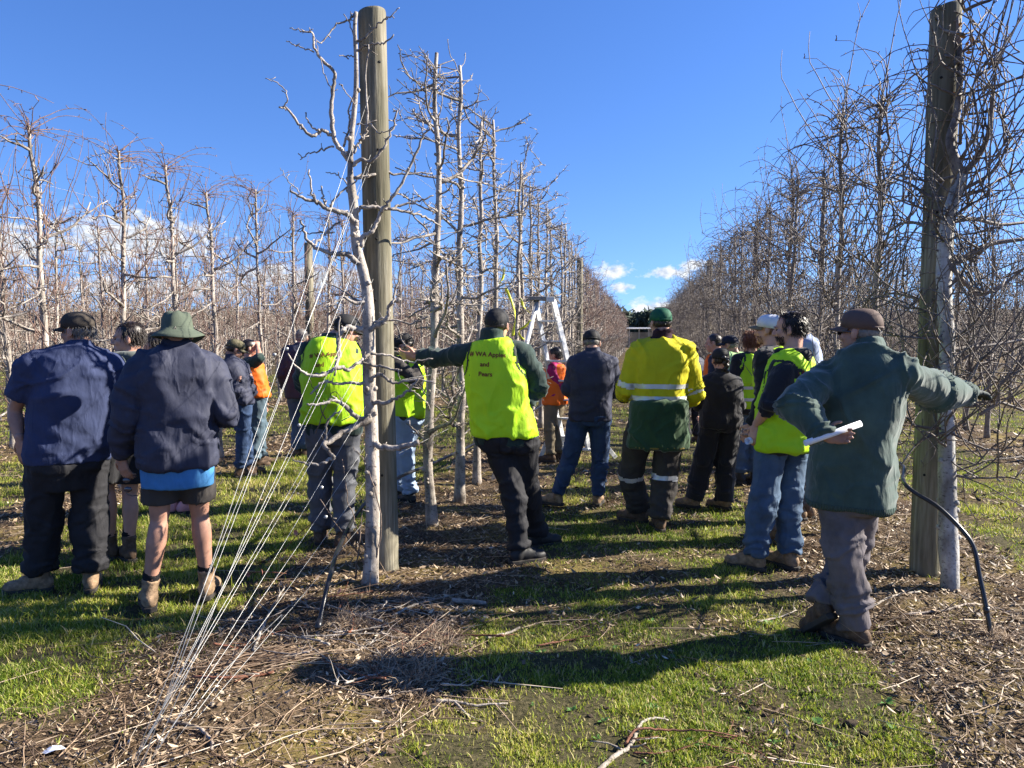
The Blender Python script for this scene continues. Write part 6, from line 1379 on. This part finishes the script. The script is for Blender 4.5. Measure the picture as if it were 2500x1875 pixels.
lay([(1690, 1872), (1780, 1865), (1860, 1872)], .005, .003, M_stickr, 'red shoot half out of the frame beneath the forked branch', seed=5)
lay([(471, 1684, .03), (548, 1692, .02), (618, 1672), (668, 1660)], .006, .008, M_stickr, 'orange-brown cane lying under the anchor wires', seed=6, twigs=2)
lay([(411, 1784), (478, 1796), (515, 1825), (518, 1848)], .008, .006, M_stick, 'dark crooked root-like stick on the mossy soil', seed=7, twigs=1)
lay([(1103, 1473), (1145, 1474), (1186, 1470)], .017, .016, M_stickw, 'short thick pale log lying on the mulch before the beanie man', seed=8, twigs=0)
lay([(1065, 1712), (1110, 1712), (1160, 1716), (1240, 1712)], .009, .004, M_stickw, 'forked bleached stick at the edge of the grass', seed=9, twigs=1)
lay([(1110, 1712), (1140, 1735), (1178, 1748)], .007, .004, M_stickw, 'side arm of bleached stick at the edge of the grass', seed=19, twigs=0)
lay([(960, 1515), (1010, 1490), (1060, 1470), (1118, 1455)], .008, .006, M_stickw, 'long bleached branch lying behind the dry grass tuft', seed=10)
lay([(2125, 1490), (2180, 1468), (2245, 1458)], .008, .006, M_stickw, 'pale branch on the leaf litter by the green-grey post', seed=11)
lay([(2205, 1510), (2300, 1505), (2380, 1480), (2490, 1500)], .008, .004, M_stick, 'long grey branch lying behind the bent irrigation pipe', seed=12)
lay([(1850, 1522), (1900, 1512), (1945, 1498)], .006, .003, M_stickw, 'thin pale stick on the grass beside the raised boot', seed=13)
lay([(1185, 1560), (1240, 1542), (1268, 1530)], .009, .007, M_stickw, 'short bleached stick on the mulch by the shaded grass edge', seed=14, twigs=0)
lay([(620, 1610), (650, 1520), (680, 1470), (700, 1440)], .009, .004, M_stickw, 'forked grey branch leaning in the prunings under the wires', seed=15, z=.03)
lay([(1310, 1575), (1400, 1560), (1440, 1553)], .005, .003, M_stickr, 'red-brown twig on the grass in the long shadow', seed=16)
rr = random.Random(21)
for k in range(44):       # heap of prunings round the foot of the wired post
    px, py = rr.gauss(800, 150), rr.gauss(1560, 75)
    if not (480 < px < 1150 and 1420 < py < 1720): continue
    a = rr.uniform(0, math.pi); L = rr.uniform(60, 260); c = rr.uniform(-.35, .35); h1 = rr.uniform(0, .08)
    pts = [(px + math.cos(a + c * f) * L * f, py - abs(math.sin(a + c * f)) * L * f * .32 * rr.uniform(.9, 1.1), h1 * abs(f)) for f in (-.5, -.2, .15, .5)]
    lay(pts, rr.uniform(.0035, .007), .002, rr.choice((M_stick, M_stick, M_stickr, M_stickw)), 'thin cut branch lying in the heap of prunings before the wired post', 'cut branches in the heap of prunings', z=rr.uniform(.006, .035), twigs=3, seed=100 + k)
# bundle of fine cut shoots, one mass
T = Tubes()
for k in range(110):
    x0, y0 = rr.gauss(655, 70), rr.gauss(1625, 16); a = rr.gauss(-.17, .10); L = rr.uniform(70, 220); P = []
    for f in (-.5, 0, .5):
        g = gnd(x0 + L * f, y0 + L * f * math.sin(a) * .9); g.z = gz(g.x, g.y) + .006 + rr.uniform(0, .03); P.append(g)
    r = rr.uniform(.0015, .003); T.add(P, [r, r, r * .5], 4, False, c=rr.uniform(.15, .75))
tag(T.build('cut_shoots', M_twig), 'bundle of fine grey cut shoots lying beside the orange cane', 'twigs', kind='stuff')
# dry grass tufts
def dry_tuft(px, py, n, rad, label, seed, hgt=.12):
    rr = random.Random(seed); g = gnd(px, py); T = Tubes()
    for _ in range(n):
        a = rr.uniform(0, 6.28); r = rad * math.sqrt(rr.random()); x, y = g.x + r * math.cos(a), g.y + r * math.sin(a); z = gz(x, y); L = hgt * rr.uniform(.4, 1.3); d = Vector((rr.gauss(0, .8), rr.gauss(0, .8), rr.uniform(.3, 1))).normalized()
        p0 = Vector((x, y, z)); T.add([p0, p0 + d * L * .6, p0 + d * L + Vector((d.x, d.y, -.5)) * L * .3], [.0016, .0013, .0004], 3, False, c=rr.uniform(.4, .85))
    return tag(T.build('dry_grass_tuft', M_twig), label, 'dry grass', 'tufts of dead grass')
dry_tuft(985, 1645, 520, .17, 'pale dead grass tuft lying in the big shadow on the mulch', 1); dry_tuft(1045, 1565, 380, .16, 'bleached dead grass tuft behind the shaded tuft', 2); dry_tuft(860, 1540, 200, .10, 'small dry grass tuft among the prunings', 3); dry_tuft(2428, 1568, 120, .07, 'dry grass tuft round the foot of the bent pipe', 4)
# seedlings and broad-leaved weeds in the worn alley
m_w = plain('weed_leaf', (.07, .16, .03), .5, .25, 40)
def weed(px, py, seed, s=1.0):
    rr = random.Random(seed); g = gnd(px, py); g.z = gz(g.x, g.y); bm = bmesh.new()
    for k in range(rr.randint(6, 10)):
        a = rr.uniform(0, 6.28); L = rr.uniform(.03, .07) * s; w = L * .24; u = Vector((math.cos(a), math.sin(a), 0)); v = Vector((-u.y, u.x, 0)); e = rr.uniform(.3, 1.1)
        L *= 1.0; P = [g, g + u * L * .5 + v * w + UP * L * .5 * e, g + u * L + UP * L * .55 * e, g + u * L * .5 - v * w + UP * L * .5 * e, g + u * L * .5 + UP * L * .42 * e]; vs_ = [bm.verts.new(q) for q in P]
        for t in ((0, 1, 4), (1, 2, 4), (2, 3, 4), (3, 0, 4)): bm.faces.new([vs_[i] for i in t])
    me = bpy.data.meshes.new('weed'); bm.to_mesh(me); bm.free(); tag(link_mesh('weed', me, m_w), 'small broad leaved weed growing in the worn grass alley', 'weed', 'weeds in the worn grass alley')
for k in range(34): weed(rr.uniform(1250, 2250), rr.uniform(1500, 1850), 300 + k, rr.uniform(.3, .65))
# soil clods
m_c = plain('dark_clod', (.05, .038, .028), .95, .3, 30, 0, .8, .1, .01)
for k, (px, py, s) in enumerate(((1838, 1722, .035), (1870, 1735, .03), (2075, 1770, .05), (2110, 1790, .035), (2050, 1755, .025), (1990, 1690, .03), (1480, 1720, .03), (1440, 1740, .025), (2200, 1740, .04), (1700, 1640, .03), (1960, 1605, .035))):
    g = gnd(px, py); g.z = gz(g.x, g.y); V, F = ellip(g + UP * s * .2, (Vector((s, 0, 0)), Vector((0, s * .8, 0)), UP * s * .55), 14, 8); V = V + ((fbm(V * 40, k, 2) * s * .5)[:, None] * np.array([1, 1, .8])); V = np.array(tuple(g)) + (V - np.array(tuple(g))) * .6; me = bpy.data.meshes.new('soil_clod'); me.from_pydata([tuple(v) for v in V], [], F); me.update(); tag(link_mesh('soil_clod', me, m_c), 'dark lump of soil kicked up in the worn grass', 'clod', 'lumps of soil in the worn grass')
# red leaves left on cut shoots, scrap of paper
m_l = plain('reddish_leaf', (.40, .16, .12), .6, .25, 50)
def leaf(px, py, d, s, mat, label, cat='leaf', group=None, z=None):
    rr = random.Random(int(px)); c = at(px, py, d) if d else gnd(px, py) + UP * (.02 + gz(gnd(px, py).x, gnd(px, py).y)); bm = bmesh.new(); u = vn((rr.gauss(0, .6), rr.gauss(0, .6), 1)) if cat == 'leaf' else vn((1, .3, .15)); v = u.cross(vn((rr.gauss(0, 1), 1, 0)) if cat == 'leaf' else UP).normalized(); w = u.cross(v)
    P = [c + u * a * s + v * b_ * s * .6 + w * e * s * .3 for a, b_, e in ((-1, 0, .6), (-.3, -1, 0), (.5, -.8, .3), (1.1, 0, .8), (.5, .8, -.1), (-.3, 1, .3), (0, 0, -.3))]; vs_ = [bm.verts.new(q) for q in P]
    for k in range(6): bm.faces.new((vs_[k], vs_[(k + 1) % 6], vs_[6]))
    o = bm_obj('red_leaf' if cat == 'leaf' else 'paper_scrap', bm, mat); o.modifiers.new('t', 'SOLIDIFY').thickness = .001; tag(o, label, cat, group)
gl = 'last red leaves on the cut shoots under the wires'
for px, py, d in ((606, 1402, 5.05), (641, 1398, 5.0), (560, 1412, 5.1), (730, 1310, 4.9), (722, 1300, 4.9), (828, 1445, 4.7), (845, 1462, 4.7), (838, 1470, 4.65)): leaf(px, py, d, .022, m_l, 'last reddish leaf hanging on the cut shoots under the wires', group=gl)
for pts in ([(560, 1430), (606, 1402), (641, 1396), (700, 1400)], [(690, 1345), (728, 1305), (770, 1270)], [(800, 1500), (836, 1450), (850, 1420)]):
    T = Tubes(); T.add(spline([at(x, y, 5.03 if y > 1390 and x < 720 else (4.9 if x < 780 else 4.68)) for x, y in pts], 10), [.003] * 9 + [.0015], 5); tag(T.build('cut_shoot', M_stickr), 'thin red shoot with last leaves rising from the prunings', 'branch', 'thin red shoots rising from the prunings')
leaf(128, 1840, 0, .045, M_paper, 'torn scrap of white paper on the dry soil', 'paper')
